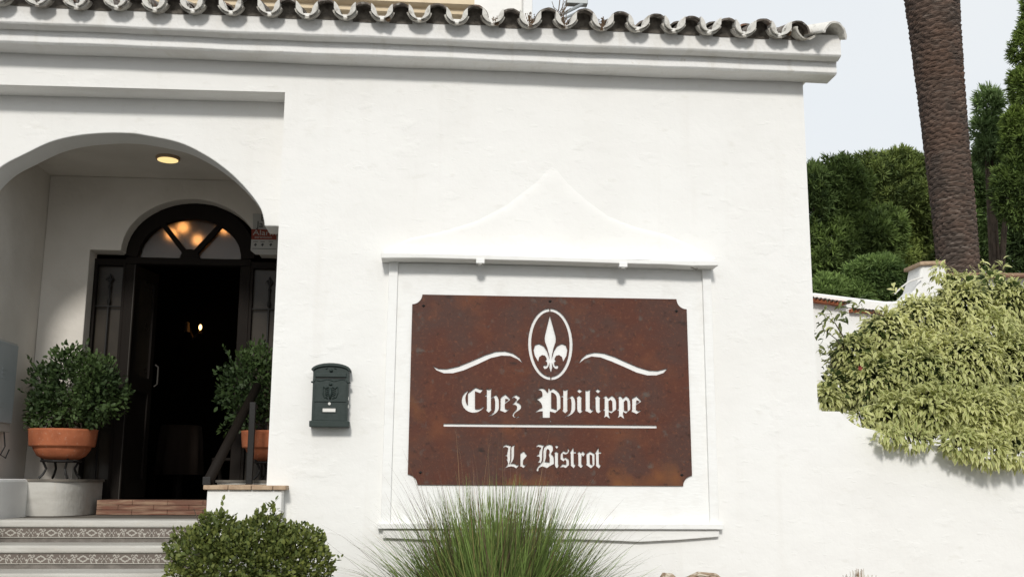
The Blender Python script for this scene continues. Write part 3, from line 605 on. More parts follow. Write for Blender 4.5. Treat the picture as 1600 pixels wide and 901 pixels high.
def lumps(P, s, seed=0):
    k = np.random.default_rng(seed).normal(size=(6, 3)) * s; ph = np.arange(6) * 1.7
    return .5 + .5 * np.tanh(sum(np.sin(P @ k[i] + ph[i]) for i in range(6)) * .6)
def shrub_leaves(lobes, n, ln, wd, dark, light, seed, up=.4, zmin=None, shell=.55, lf=9, spr=0):
    P, d = blobs(lobes, n, shell)
    if spr:                         # young shoots standing proud of the outline
        k = spr // 9; B0, D0_ = blobs(lobes, k, .93); D0_ = unit(D0_ + np.array([0, 0, .7]))
        q = np.repeat(B0, 9, 0) + np.repeat(D0_, 9, 0) * (np.tile(np.arange(9), k) * ln * .38)[:, None]; m = len(q)
        P = np.concatenate([P, q]); d = np.concatenate([d, np.repeat(D0_, 9, 0)]); n = len(P)
    if zmin is not None: P = P[P[:, 2] > zmin]; d = d[:len(P)]; n = len(P)
    Dr = unit(d + rng.normal(size=(n, 3)) * .55 + np.array([0, 0, up])); Up = unit(rng.normal(size=(n, 3)) * .6 + np.array([0, -.3, 1]) + d * .5)
    t = np.clip(lumps(P, lf, seed) * .65 + rng.random(n) * .45 - .05, 0, 1); c = colmix(n, dark, light, t) * (.8 + .4 * rng.random((n, 1)))
    s = .7 + .6 * rng.random(n)
    return leaves(P, Dr, Up, ln * s, wd * s, LT, LFT, np.repeat(c[:, None], 6, 1))
def PL(px, py, r, Y, ry=None, rz=None):
    p = W(px, py, Y); s = (Y + D0) / F; return (tuple(p), (r * s, (ry or r) * s, (rz or r) * s))
# potted plants
def potted(cx, lab, lobes, n):
    zt0 = EYE + (750 - 722) / F * 7.95; y0 = 1.15
    T = thing('potted_shrub', lab, 'potted plant', (cx, y0, zt0), 'potted shrubs flanking the door')
    obj('pot', MB().lathe((cx, y0, zt0), [(.12, 0), (.165, .025), (.195, .07), (.20, .088), (.222, .092), (.226, .10), (.236, .20), (.24, .215), (.225, .215), (.215, .19), (.1, .185)], 36), 'clay', T, smooth=True)
    b = MB(); r = random.Random(int(cx * 100))
    for k in range(10):
        e = Vector((cx + r.uniform(-.24, .24), y0 + r.uniform(-.15, .15), zt0 + r.uniform(.4, .75))); b.tube([(cx + r.uniform(-.05, .05), y0, zt0 + .18), e.lerp(Vector((cx, y0, zt0 + .18)), .4), e], [.007, .005, .002], 5)
    obj('branch', b, 'bark', T)
    fobj('foliage', shrub_leaves(lobes, n, .038, .020, (.030, .055, .018), (.085, .135, .040), int(abs(cx) * 10), shell=.35, spr=140), 'leafbox', T)
    S_ = thing('plant_stand', 'small black iron stand under the ' + ('left' if cx < -2 else 'right') + ' terracotta pot', 'stand', (cx, y0, EYE)); m = MB()
    for k in range(4):
        a = k * math.pi / 2 + .6; dx, dy = math.cos(a), math.sin(a); m = MB()
        m.tube([(cx + dx * .15, y0 + dy * .12, EYE + .002), (cx + dx * .12, y0 + dy * .10, EYE + .03), (cx + dx * .10, y0 + dy * .09, EYE + .07), (cx + dx * .14, y0 + dy * .12, zt0 + .01)], .009, 6); obj('leg', m, 'black', S_)
    obj('ring', MB().tube([(cx + .135 * math.cos(t), y0 + .135 * math.sin(t), zt0 - .012) for t in np.linspace(0, 2 * math.pi, 20)], .008, 6), 'black', S_)
potted(W(97, 700, 1.15).x, 'leafy green shrub in an orange terracotta pot left of the door', [PL(120, 610, 62, 1.1, 50, 60), PL(85, 640, 40, 1.1, 40, 35), PL(160, 620, 38, 1.15, 40, 40), PL(100, 565, 25, 1.1), PL(150, 590, 35, 1.1), PL(70, 595, 26, 1.15), PL(68, 655, 26, 1.1), PL(185, 610, 18, 1.1), PL(115, 555, 14, 1.1, None, 20)], 4800)
potted(W(427, 700, 1.15).x, 'leafy green shrub in a terracotta pot half hidden behind the front wall', [PL(410, 600, 45, 1.1, 40, 55), PL(385, 585, 30, 1.1, 30, 38), PL(365, 610, 28, 1.1, 26, 30), PL(400, 555, 22, 1.1), PL(385, 645, 28, 1.1), PL(450, 610, 50, 1.15), PL(350, 585, 14, 1.1), PL(347, 628, 12, 1.1), PL(355, 668, 12, 1.1)], 3000)
# ---------------------------------------------------------------- door in the back wall
xl, xr = W(198.5, 397, Y_DR).x, W(393, 397, Y_DR).x; XD = (xl + xr) / 2; ea = (xr - xl) / 2; zt_ = W(297, 397, Y_DR).z; eb = W(298, 319.4, Y_DR).z - zt_
ga = (W(382, 403, Y_DR).x - W(220, 403, Y_DR).x) / 2; gb = W(304, 341, Y_DR).z - W(304, 403, Y_DR).z; zg = W(300, 403.5, Y_DR).z
DO = thing('entrance_door', 'dark arched entrance door with a lit fanlight, side lights and its leaf standing open', 'door', (XD, Y_DR, Z_LAND))
y0, y1 = Y_DR, Y_DR + .08
frm = obj('door_frame', MB().prism([(XD - ea - .02, zt_ - .02)] + ellipse(XD, zt_, ea + .02, eb + .02, math.pi, 0, 24) + [(XD + ea + .02, zt_ - .02)] + ellipse(XD, zg, ga, gb, 0, math.pi, 24), y0, y1), 'wood', DO)
wj = ea - ga
obj('transom', MB().box(XD - ea, XD + ea, y0 - .01, y1, zg - .055, zg - .001), 'wood', DO, bevel=.004)
for s in (-1, 1): obj('jamb', MB().box(XD + s * (ea - wj / 2) - wj / 2, XD + s * (ea - wj / 2) + wj / 2, y0 - .004, y1, Z_LAND, zg - .056), 'wood', DO, bevel=.004)
fan = obj('fanlight', MB().prism([(XD + s * .001, zg) for s in (-1, 1)] + [(XD + .001, zg + .002), (XD - .001, zg + .002)], y0 + .03, y0 + .031), 'wood', DO)
hub = [(XD + .075 * math.cos(t), zg + .075 * math.sin(t)) for t in np.linspace(0, math.pi, 12)]
obj('hub', MB().prism(hub, y0 - .004, y0 + .05), 'wood', fan)
for an in (math.radians(58), math.radians(122)):
    e = (XD + ga * 1.02 * math.cos(an) * 1.05, zg + gb * 1.02 * math.sin(an)); dx, dz = e[0] - XD, e[1] - zg; l_ = math.hypot(dx, dz); nx, nz_ = -dz / l_ * .02, dx / l_ * .02
    obj('glazing_bar', MB().prism([(XD + nx, zg + nz_), (XD - nx, zg - nz_), (e[0] - nx, e[1] - nz_), (e[0] + nx, e[1] + nz_)], y0 + .002, y0 + .045), 'wood', fan)
cutz = [(0, 58), (58, 122), (122, 180)]
for a0, a1 in cutz:
    tt = np.radians(np.linspace(a0, a1, 10)); obj('pane', MB().prism([(XD, zg)] + [(XD + ga * 1.03 * math.cos(t) * (1.05 if 0 < t < 3.1 and abs(math.cos(t)) < .6 else 1), zg + gb * 1.03 * math.sin(t)) for t in tt], y0 + .055, y0 + .061), 'amber', fan)
# side lights
zsl = W(170, 404, Y_DR).z
for s in (-1, 1):
    xo_ = xo if s < 0 else xo2; e0, e1 = sorted((xo_ + s * .03, XD + s * (ea + .001)))
    xi0, xi1 = e0 + (.055 if s < 0 else .02), e1 - (.02 if s < 0 else .055)
    z0_, z1_ = Z_LAND + .25, zsl - .05
    f = obj('side_light', MB().box(e0, e1, y0, y1, z1_, zsl).box(e0, e1, y0, y1, Z_LAND, z0_).box(e0, xi0, y0, y1, z0_, z1_).box(xi1, e1, y0, y1, z0_, z1_), 'wood', DO)
    obj('pane', MB().box(xi0, xi1, y0 + .05, y0 + .056, z0_, z1_), 'curtain', f)
    g = MB(); xm = (xi0 + xi1) / 2
    g.tube([(xm, y0 + .02, z0_), (xm, y0 + .02, z1_ - .13)], .007, 6); g.tube([(xi0, y0 + .02, z1_ - .33), (xi1, y0 + .02, z1_ - .33)], .006, 6); g.tube([(xi0, y0 + .02, z0_ + .4), (xi1, y0 + .02, z0_ + .4)], .006, 6)
    g.tube([(xm, y0 + .02, z1_ - .06), (xm, y0 + .02, z1_ - .10), (xm, y0 + .02, z1_ - .14)], [.001, .014, .005], 6)
    for q in (-1, 1): g.tube([(xm, y0 + .02, z1_ - .135), (xm + q * .022, y0 + .02, z1_ - .10), (xm + q * .034, y0 + .02, z1_ - .125)], [.008, .008, .002], 6)
    g.ball((xm, y0 + .02, z1_ - .17), .012, 8, 1.4); g.ball((xm, y0 + .02, z1_ - .29), .014, 8, 2)
    obj('grille', g, 'black', f)
for s, ang in ((-1, 80), (1, 84)):           # leaves opened inwards
    hx = XD + s * (ga - .0); wlf = ga * .98; a = math.radians(ang); ux, uy = -s * math.cos(a), math.sin(a)
    def lf(u0, u1, t0, t1, z0, z1):
        pts = []
        for z in (z0, z1):
            for t in (t0, t1):
                for u in (u0, u1): pts.append((hx + ux * u * wlf + (-uy) * t * -s, y0 + .05 + uy * u * wlf + ux * t * -s * 0 , z))
        return MB().add(pts, [(0, 2, 3, 1), (4, 5, 7, 6), (0, 1, 5, 4), (2, 6, 7, 3), (0, 4, 6, 2), (1, 3, 7, 5)])
    zz0, zz1, zm = Z_LAND + .11, zg - .06, Z_LAND + 1.0
    dl = MB()
    for b4 in ((0, .16, zz0, zz1), (.84, 1, zz0, zz1), (.16, .84, zz1 - .09, zz1), (.16, .84, zz0, zz0 + .15), (.16, .84, zm - .06, zm + .06)):
        m_ = lf(b4[0], b4[1], 0, .04, b4[2], b4[3]); dl.add(m_.v, m_.f)
    lo = obj('door_leaf', dl, 'wood', DO)
    m_ = lf(.16, .84, .017, .022, zm + .06, zz1 - .09); obj('pane', m_, 'curtain', lo)
    m_ = lf(.16, .84, .012, .028, zz0 + .15, zm - .06); obj('panel', m_, 'wood', lo)
    ex = hx + ux * .92 * wlf; ey = y0 + .05 + uy * .92 * wlf
    obj('handle', MB().tube([(ex - s * .03 , ey, zm + .0), (ex - s * .055, ey, zm + .02), (ex - s * .055, ey, zm + .16), (ex - s * .03, ey, zm + .18)], .007, 6), 'bronze', lo)
obj('edge_trim', MB().box(XD - ga - .012, XD - ga - .006, y0 - .012, y0 - .004, Z_LAND, zg - .06), 'bronze', DO)
# room behind
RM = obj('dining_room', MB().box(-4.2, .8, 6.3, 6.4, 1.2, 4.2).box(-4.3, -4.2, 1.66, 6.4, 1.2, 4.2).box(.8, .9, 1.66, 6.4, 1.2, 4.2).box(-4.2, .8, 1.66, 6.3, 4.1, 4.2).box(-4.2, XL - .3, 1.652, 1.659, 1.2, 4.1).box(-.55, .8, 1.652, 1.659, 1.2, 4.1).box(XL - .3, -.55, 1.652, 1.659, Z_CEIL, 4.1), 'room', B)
obj('room_floor', MB().box(-4.19, .79, 3.97, 6.29, 1.25, Z_LAND - .004), 'floor', B)
tp = W(283, 668, 3.5); TB = thing('dining_table', 'dim dining table under a pale cloth inside the dark doorway', 'table', (tp.x, 3.5, Z_LAND))
ck = MB(); rr_ = []
for z, f_ in ((.76, .17), (.75, .19), (.60, .20), (.30, .22)):
    rr_.append([(tp.x + (f_ + (.012 * math.sin(9 * a_) if z < .7 else 0)) * math.cos(a_), 3.5 + (f_ + (.012 * math.sin(9 * a_) if z < .7 else 0)) * math.sin(a_), Z_LAND + z) for a_ in np.linspace(0, 2 * math.pi, 49)[:-1]])
obj('tablecloth', ck.loft(rr_[::-1]), 'dimcloth', TB, smooth=True); obj('leg', MB().tube([(tp.x, 3.5, Z_LAND), (tp.x, 3.5, Z_LAND + .7)], [.05, .03], 8).lathe((tp.x, 3.5, Z_LAND), [(.25, 0), (.22, .03), (.05, .06)], 16), 'wood', TB)
for cx_, cy_ in ((-.52, .3), (.50, .2)):
    ch = thing('dining_chair', 'dark wooden chair %s the table inside the doorway' % ('left of' if cx_ < 0 else 'right of'), 'chair', (tp.x + cx_, 3.5 + cy_, Z_LAND)); X0, Y0 = tp.x + cx_, 3.5 + cy_; sg = -1 if cx_ < 0 else 1
    obj('seat', MB().box(X0 - .2, X0 + .2, Y0 - .2, Y0 + .2, Z_LAND + .43, Z_LAND + .46), 'wood', ch, bevel=.01)
    for a_ in (-.18, .18):
        for b_2 in (-.18, .18): obj('leg', MB().box(X0 + a_ - .018, X0 + a_ + .018, Y0 + b_2 - .018, Y0 + b_2 + .018, Z_LAND, Z_LAND + (.95 if a_ * sg > 0 else .43)), 'wood', ch)
    for q_ in range(3): obj('back_slat', MB().box(X0 + sg * .18 - .01, X0 + sg * .18 + .01, Y0 - .16, Y0 + .16, Z_LAND + .6 + q_ * .12, Z_LAND + .66 + q_ * .12), 'wood', ch)
GP = 'glowing globe lamps behind the fanlight'
for px, py, r_, lab in ((286, 355, .075, 'glowing globe lamp seen through the middle pane, upper left'), (268, 366, .075, 'glowing globe lamp seen through the left pane of the fanlight'), (309, 375, .07, 'glowing globe lamp lowest in the middle pane of the fanlight'), (351, 357, .07, 'glowing globe lamp seen through the right pane of the fanlight')):
    p = W(px, py, 2.25); T = thing('globe_lamp', lab, 'lamp', p, GP)
    obj('globe', MB().ball(p, r_ * .62, 12), 'lamp', T, smooth=True); obj('cord', MB().tube([p + Vector((0, 0, r_ * .6)), (p.x, p.y, 4.1)], .006, 6), 'black', T)
p = W(313, 511, 5.9); T = thing('wall_sconce', 'small lit candle sconce glowing deep inside the doorway', 'lamp', p)
obj('bulb', MB().ball(p, .019, 8, 1.8), 'lampsmall', T); obj('bracket', MB().tube([p + Vector((0, 0, -.05)), p + Vector((-.1, .1, -.12)), p + Vector((-.18, .3, 0))], .012, 6).lathe(p + Vector((0, 0, -.08)), [(.03, 0), (.02, .03)], 10), 'coping', T)
p = W(292, 512, 5.9); obj('shade', MB().lathe(p + Vector((0, 0, -.05)), [(.035, 0), (.025, .12)], 10), 'coping', T)
# ceiling light
p = W(262.5, 245.5, 1.0); p.z = Z_CEIL; v = (p - Vector((0, -D0, EYE)));
vv = Vector((262.5 - CX, 245.5 - CY, F)); tt_ = (Z_CEIL - EYE) / vv.dot(_u); p = Vector((vv.dot(_r) * tt_, -D0 + vv.dot(_d) * tt_, Z_CEIL))
T = thing('ceiling_light', 'round warm ceiling light glowing in the porch ceiling', 'ceiling light', p)
obj('rim', MB().lathe((p.x, p.y, p.z - .022), [(.078, 0), (.086, .003), (.088, .022)], 32), 'coping', T); obj('diffuser', MB().lathe((p.x, p.y, p.z - .026), [(.001, 0), (.074, .0), (.074, .004)], 32), 'disc', T)
# alarm notice on the back wall
YA = Y_BK - .012
def apt(px, py, Y=YA): return XZ(px, py, Y)
AL = thing('alarm_notice', 'grey alarm company notice with a red band reading Alarm beside the door arch', 'sign', W(415, 365, YA))
x0, z1 = apt(393.5, 333); x1, z0 = apt(436, 398)
obj('panel', MB().prism([apt(394, 358), apt(437, 360), apt(436, 398), apt(399, 397.5), apt(391.5, 391)], YA, YA + .008), 'signwhite', AL)
obj('panel', MB().prism([apt(395, 333.5), apt(438, 334), apt(438, 359), apt(395, 357.5)], YA + .002, YA + .008), 'signwhite', AL)
obj('red_band', MB().prism([apt(393, 358), apt(432, 359), apt(432, 374.5), apt(393, 374)], YA - .002, YA), 'signred', AL)
def text(s, px, py, size, m, par, Y, sx=1):
    c = bpy.data.curves.new('t', 'FONT'); c.body = s; c.size = size; c.extrude = .0006; o = bpy.data.objects.new('t', c); COL.objects.link(o)
    me = bpy.data.meshes.new_from_object(o.evaluated_get(bpy.context.evaluated_depsgraph_get())); bpy.data.objects.remove(o)
    p = W(px, py, Y); mb = MB(); mb.v = [(p.x + v.co.x * sx, Y + v.co.z, p.z + v.co.y) for v in me.vertices]; mb.f = [tuple(q.vertices)[::-1] for q in me.polygons]
    return obj('lettering', mb, m, par)
text('Alarm', 395, 366.8, .060, 'signwhite', AL, YA - .0035, 1.25); text('zerovision', 397.5, 371.8, .030, 'signwhite', AL, YA - .0035, 1.1)
text('Ja', 401, 355, .075, 'signink', AL, YA - .001); text('E', 407, 345, .075, 'signink', AL, YA - .001, .9)
ic = MB()
for k, px in enumerate((399, 410, 423)):
    c = W(px, 382, YA - .002); ic.prism([(c.x - .012, c.z), (c.x, c.z - .016), (c.x + .013, c.z + .002), (c.x + .002, c.z + .013)][::1], YA - .002, YA - .001).box(c.x - .018, c.x + .018, YA - .002, YA - .0012, c.z + .022, c.z + .027)
ic.box(W(394, 388, YA).x, W(432, 388, YA).x, YA - .002, YA - .0012, W(394, 388.6, YA).z, W(394, 387.8, YA).z)
obj('pictogram', ic, 'signink', AL)
# electricity cabinet on the left porch wall
cz0, cz1 = EYE + (750 - 668) / F * 7.6, EYE + (750 - 560) / F * 7.6 + .05
EC = thing('meter_cabinet', 'grey metal meter cabinet on the left wall of the porch', 'cabinet', (XL, .75, cz0))
obj('case', MB().box(XL + .001, XL + .05, .50, .985, cz0 - .06, cz1 + .02), 'signwhite', EC, bevel=.006)
cd = obj('cabinet_door', MB().box(XL + .05, XL + .068, .52, .955, cz0, cz1), 'cabinet', EC, bevel=.004)
lv = MB()
for zz in (.30, .33, .36, .10, .13): lv.box(XL + .068, XL + .072, .70, .78, cz0 + zz, cz0 + zz + .012)
obj('vent', lv, 'cabinet', cd)
obj('cable', MB().tube([(XL + .03, .93, cz0 - .06), (XL + .03, .97, cz0 - .16), (XL + .03, .9, cz0 - .22), (XL + .03, 1.0, cz0 - .24), (XL + .03, 1.05, cz0 - .18)], .005, 6), 'signink', EC)
# ---------------------------------------------------------------- garden wall to the right
gw = [(1281.5, 640), (1284.6, 642), (1312, 642.5), (1318.3, 648.8), (1330, 659.4), (1342, 666.5), (1356.5, 669.3), (1371, 672.6), (1385, 682), (1407, 692), (1462, 695), (1490, 700), (1520, 712), (1570, 720), (1640, 724), (2100, 726)]
gp = [XZ(x, y) for x, y in gw]; gp[0] = (XR + .0002, W(1281, 639).z)
slab([(XR + .0002, 0), (gp[-1][0], 0)] + gp[::-1], 0, .22, 'tmpwall', 'wall', None)
o = bpy.data.objects['tmpwall']; o.name = 'garden_wall'; o['label'] = 'white garden wall stepping down in a curve right of the house, under the variegated shrub'; o['category'] = 'wall'
# ---------------------------------------------------------------- planting bed plants
def grass_clump():
    c = W(776, 985, -.72); T = thing('ornamental_grass', 'large fountain grass clump arching in front of the sign', 'grass plant', (c.x, c.y, .62))
    def blades(n, wd, lmin, lmax, base_col, tip_col, spread, seg=7, seed=1, zj=0):
        r = np.random.default_rng(seed)
        az = r.uniform(0, 2 * math.pi, n); th = np.abs(r.normal(0, spread, n)); th = np.minimum(th, 1.35)
        ln = r.uniform(lmin, lmax, n) * (1 - .12 * th); br = .22 * r.uniform(0, 1, n) ** .7
        P = np.stack([c.x + br * np.cos(az) * 1.2, c.y + br * np.sin(az) * .9, np.full(n, .62)], 1)
        P += 0; az = az + r.normal(0, .7, n); d = np.stack([np.sin(th) * np.cos(az), np.sin(th) * np.sin(az) * .75, np.cos(th)], 1); bend = r.uniform(.1, 1.25, n) ** 1.3 * (.35 + th)
        side = unit(np.stack([-np.sin(az) + r.normal(0, .5, n), np.cos(az) + r.normal(0, .5, n), r.normal(0, .2, n)], 1))
        V = np.zeros((n, seg + 1, 2, 3)); Cc = np.ones((n, seg + 1, 2, 4)); jit = r.uniform(.4, 1.55, (n, 1)); q = P.copy()
        for s in range(seg + 1):
            t = s / seg; wv = wd * (1 - t ** 1.6 * .96) * (.6 + .4 * min(1, t * 6))
            V[:, s, 0] = q - side * wv / 2; V[:, s, 1] = q + side * wv / 2
            cc = np.asarray(base_col) * (1 - t) + np.asarray(tip_col) * t; Cc[:, s, :, :3] = (cc[None] * jit)[:, None]
            q = q + d * (ln / seg)[:, None]; d = unit(d + np.stack([np.cos(az) * .1, np.sin(az) * .06, -np.ones(n) * .16], 1) * (bend * (t + .25))[:, None])
        mb = MB(); mb.v = V.reshape(-1, 3); mb.c = Cc.reshape(-1, 4).astype('f'); k = 2 * (seg + 1)
        fs = np.array([(2 * s, 2 * s + 1, 2 * s + 3, 2 * s + 2) for s in range(seg)]); mb.F = (fs[None] + (np.arange(n) * k)[:, None, None]).reshape(-1, 4); return mb
    fobj('blade', blades(4300, .0125, .50, 1.04, (.060, .120, .030), (.22, .30, .085), .80, seed=2), 'grass', T, kind='stuff')
    fobj('blade', blades(800, .012, .35, .9, (.14, .19, .045), (.48, .47, .17), .95, seed=3), 'grass', T, kind='stuff', label='paler yellow-green blades')
    fobj('stalk', blades(520, .0062, .80, 1.22, (.08, .07, .035), (.17, .10, .08), .72, seed=4), 'grass', T, kind='stuff', label='thin brown stalks')
    fobj('stalk', blades(110, .0058, .95, 1.34, (.12, .10, .05), (.36, .23, .12), .85, seed=5), 'grass', T, kind='stuff', label='thin straw-coloured stalks')
grass_clump()
def boxwood():
    Y = -.75; lob = [PL(335, 884, 68, Y, 75, 62), PL(400, 890, 80, Y, 75, 70), PL(460, 885, 58, Y, 60, 60), PL(343, 838, 36, Y, 40, 36), PL(330, 815, 20, Y, 22, 16), PL(412, 840, 45, Y, 45, 34), PL(418, 805, 17, Y, 15, 16), PL(470, 845, 34, Y, 32, 24), PL(298, 860, 36, Y, 36, 34), PL(400, 960, 120, Y, 90, 60), PL(385, 1000, 115, Y, 90, 60), PL(495, 880, 22, Y, 22, 22)]
    base = W(390, 1000, Y); T = thing('round_shrub', 'rounded light green small-leaved shrub beside the steps', 'shrub', (base.x, Y, .62))
    b = MB(); r = random.Random(5)
    for k in range(26):
        e = Vector(lob[r.randrange(len(lob))][0]) + Vector((r.uniform(-.1, .1), r.uniform(-.1, .1), r.uniform(0, .08))); s = Vector((base.x + r.uniform(-.06, .06), Y, .62)); b.tube([s, s.lerp(e, .5) + Vector((0, 0, .03)), e], [.010, .006, .002], 5)
    obj('branch', b, 'bark', T)
    P_ = shrub_leaves(lob, 24000, .027, .0155, (.075, .105, .026), (.38, .40, .095), 4, shell=.55, lf=3.5, spr=900)
    fobj('foliage', P_, 'leafbox', T)
boxwood()
def variegated():
    T = thing('variegated_shrub', 'large drooping shrub with cream edged yellow-green leaves behind and over the garden wall', 'shrub', tuple(W(1480, 760, .8)))
    lob = [PL(1335, 560, 36, .55, 40, 40), PL(1385, 525, 42, .6, 45, 42), PL(1440, 505, 48, .7, 50, 45), PL(1505, 480, 46, .7, 50, 42), PL(1500, 447, 24, .7, 22, 20), PL(1548, 445, 16, .7, 15, 28), PL(1575, 475, 38, .7, 40, 38), PL(1620, 500, 60, .7, 55, 60),
           PL(1310, 610, 30, .45, 25, 30), PL(1365, 600, 48, .4, 40, 50), PL(1430, 585, 60, .4, 50, 55), PL(1510, 570, 65, .4, 50, 60), PL(1590, 580, 65, .4, 50, 65), PL(1395, 645, 40, .2, 30, 34), PL(1460, 640, 50, .15, 35, 45), PL(1540, 650, 60, .05, 40, 50), PL(1610, 660, 60, .05, 40, 55),
           PL(1550, 520, 42, .5, 40, 38), PL(1440, 545, 40, .5, 40, 34), PL(1530, 672, 34, .0, 24, 26), PL(1470, 425, 12, .75, 10, 16), PL(1388, 680, 20, -.08, 18, 16), PL(1430, 686, 24, -.08, 16, 16), PL(1500, 690, 30, -.1, 20, 26), PL(1545, 705, 34, -.12, 22, 26), PL(1590, 700, 34, -.12, 22, 32), PL(1345, 655, 15, .1, 16, 14), PL(1295, 620, 16, .35, 14, 22)]
    n = 29000; P, d = blobs(lob, n, .5); keep = ~((P[:, 1] > -.03) & (P[:, 1] < .26) & (P[:, 2] < 1.95)) & ~((P[:, 0] < XR + .03) & (P[:, 1] < 5))
    P, d = P[keep], d[keep]
    B0, D0_ = blobs([q_ for q_ in lob[:17]], 150, .95); ok = (D0_[:, 2] > -.1) & (B0[:, 0] > XR + .1); B0, D0_ = B0[ok], unit(D0_[ok] + np.array([0, 0, .9]))
    st_ = np.tile(np.arange(12), len(B0)); q = np.repeat(B0, 12, 0) + np.repeat(D0_, 12, 0) * (st_ * .016)[:, None] + rng.normal(size=(len(st_), 3)) * .008
    P = np.concatenate([P, q]); d = np.concatenate([d, np.repeat(D0_, 12, 0) * .5]); n = len(P)
    Dr = unit(d * .8 + rng.normal(size=(n, 3)) * .45 + np.array([0, -.3, -.45])); Up = unit(rng.normal(size=(n, 3)) * .35 + np.array([0, -.5, 1.]) + d * .3)
    TM = []; 
    for s, wv, dz in ((0, .04, 0), (.25, .42, .07), (.5, .5, .06), (.75, .34, -.05), (1, .02, -.26)):
        for v in (-1, -.5, .5, 1): TM.append((s, v * wv, dz - abs(v) * .0))
    FC = [(4 * i + j, 4 * i + j + 1, 4 * i + 5 + j, 4 * i + 4 + j) for i in range(4) for j in range(3)]
    t = np.clip(lumps(P, 4, 8) * .5 + rng.random(n) * .6, 0, 1); zf = np.clip((P[:, 2] - 1.9) / 1.2, 0, 1) * .3  # zf lightens the upper leaves, a highlight put into their colour
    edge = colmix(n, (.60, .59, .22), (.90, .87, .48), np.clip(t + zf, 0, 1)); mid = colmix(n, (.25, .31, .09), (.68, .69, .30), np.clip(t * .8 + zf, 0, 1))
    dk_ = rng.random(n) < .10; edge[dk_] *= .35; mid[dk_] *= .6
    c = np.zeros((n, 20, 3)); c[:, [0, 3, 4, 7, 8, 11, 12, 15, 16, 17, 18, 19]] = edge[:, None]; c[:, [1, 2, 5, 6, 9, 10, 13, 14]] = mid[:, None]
    s = .65 + .6 * rng.random(n)
    Pi, di = blobs([(a_, tuple(.62 * q_ for q_ in b_)) for a_, b_ in lob[:17]], 4500, .1); Pi[:, 1] = np.maximum(Pi[:, 1], .3); ki = Pi[:, 0] > XR + .03; Pi, di = Pi[ki], di[ki]; m = len(Pi)  # dark leaf set added inside the lobes as backing for the gaps
    fobj('foliage', leaves(Pi, unit(di + np.array([0, 0, -.6])), unit(rng.normal(size=(m, 3)) * .3 + np.array([0, -1, .4])), np.full(m, .10), np.full(m, .06), LT, LFT, np.repeat(colmix(m, (.03, .05, .018), (.10, .14, .04), rng.random(m))[:, None], 6, 1)), 'leafvar', T, label='dark backing leaves inside the shrub')
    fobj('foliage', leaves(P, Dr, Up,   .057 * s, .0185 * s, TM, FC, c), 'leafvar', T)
    b = MB(); r = random.Random(9)
    for k in range(34):
        e = Vector(lob[r.randrange(17)][0]) + Vector((r.uniform(-.1, .1), r.uniform(-.05, .1), r.uniform(.0, .15))); s_ = W(1480 + r.uniform(-40, 60), 760, .8); s_.z = .5
        b.tube([s_, s_.lerp(e, .5) + Vector((0, .1, .15)), e], [.02, .012, .003], 5)
    for (x, y), (x2, y2) in (((1330, 560), (1284, 512)), ((1320, 530), (1290, 492)), ((1330, 600), (1283, 560)), ((1400, 500), (1300, 478))):
        b.tube([W(x, y, .5), W((x + x2) / 2, (y + y2) / 2 - 6, .5), W(x2, y2, .5)], [.006, .004, .002], 5)
    obj('branch', b, 'bark', T)
    P2 = []; 
    for (x, y, m_) in ((1284, 505, 10), (1287, 525, 8), (1300, 490, 12), (1293, 560, 14), (1310, 500, 16), (1325, 480, 12), (1300, 540, 14), (1305, 575, 14), (1345, 480, 14)):
        for k in range(m_): P2.append(W(x + r.uniform(-12, 14), y + r.uniform(-14, 14), .5 + r.uniform(-.05, .1)))
    P2 = np.array([tuple(p) for p in P2]); m = len(P2); D2 = unit(rng.normal(size=(m, 3)) * .7 + np.array([-.3, -.2, -.2])); U2 = unit(rng.normal(size=(m, 3)) * .5 + np.array([0, -.6, .8]))
    c2 = np.zeros((m, 20, 3)); tt = rng.random(m); c2[:] = colmix(m, (.035, .06, .02), (.30, .32, .12), tt)[:, None]
    fobj('foliage', leaves(P2, D2, U2, np.full(m, .065), np.full(m, .02), TM, FC, c2), 'leafvar', T, label='loose sprigs against the far white wall')
    fl = MB(); p = W(1343, 575, .28)
    for k in range(5):
        a = k * 1.256; e = p + Vector((.013 * math.cos(a), -.012, .013 * math.sin(a))); s1 = p + Vector((.014 * math.cos(a + .6), -.015, .014 * math.sin(a + .6))); s2 = p + Vector((.014 * math.cos(a - .6), -.015, .014 * math.sin(a - .6)))
        fl.add([p, s1, e + Vector((.006 * math.cos(a), 0, .006 * math.sin(a))), s2], [(0, 1, 2, 3)])
    obj('flower', fl, 'flower', T)
variegated()
def dry_tips():
    T = W(1345, 905, -.9); mb = MB(); r = random.Random(2)
    for k in range(46):
        x = 1345 + r.gauss(0, 20); top = 884 + abs(x - 1345) * .35 + r.uniform(0, 12); e = W(x, top, -.9); s = Vector((T.x + (e.x - T.x) * .4, -.9, .62)); mb.tube([s, s.lerp(e, .6), e], [.003, .0028, .0012], 4)
    solo('dry_grass', mb, 'wicker', 'dry straw-coloured plant tips showing at the bottom right of the wall', 'plant')
dry_tips()
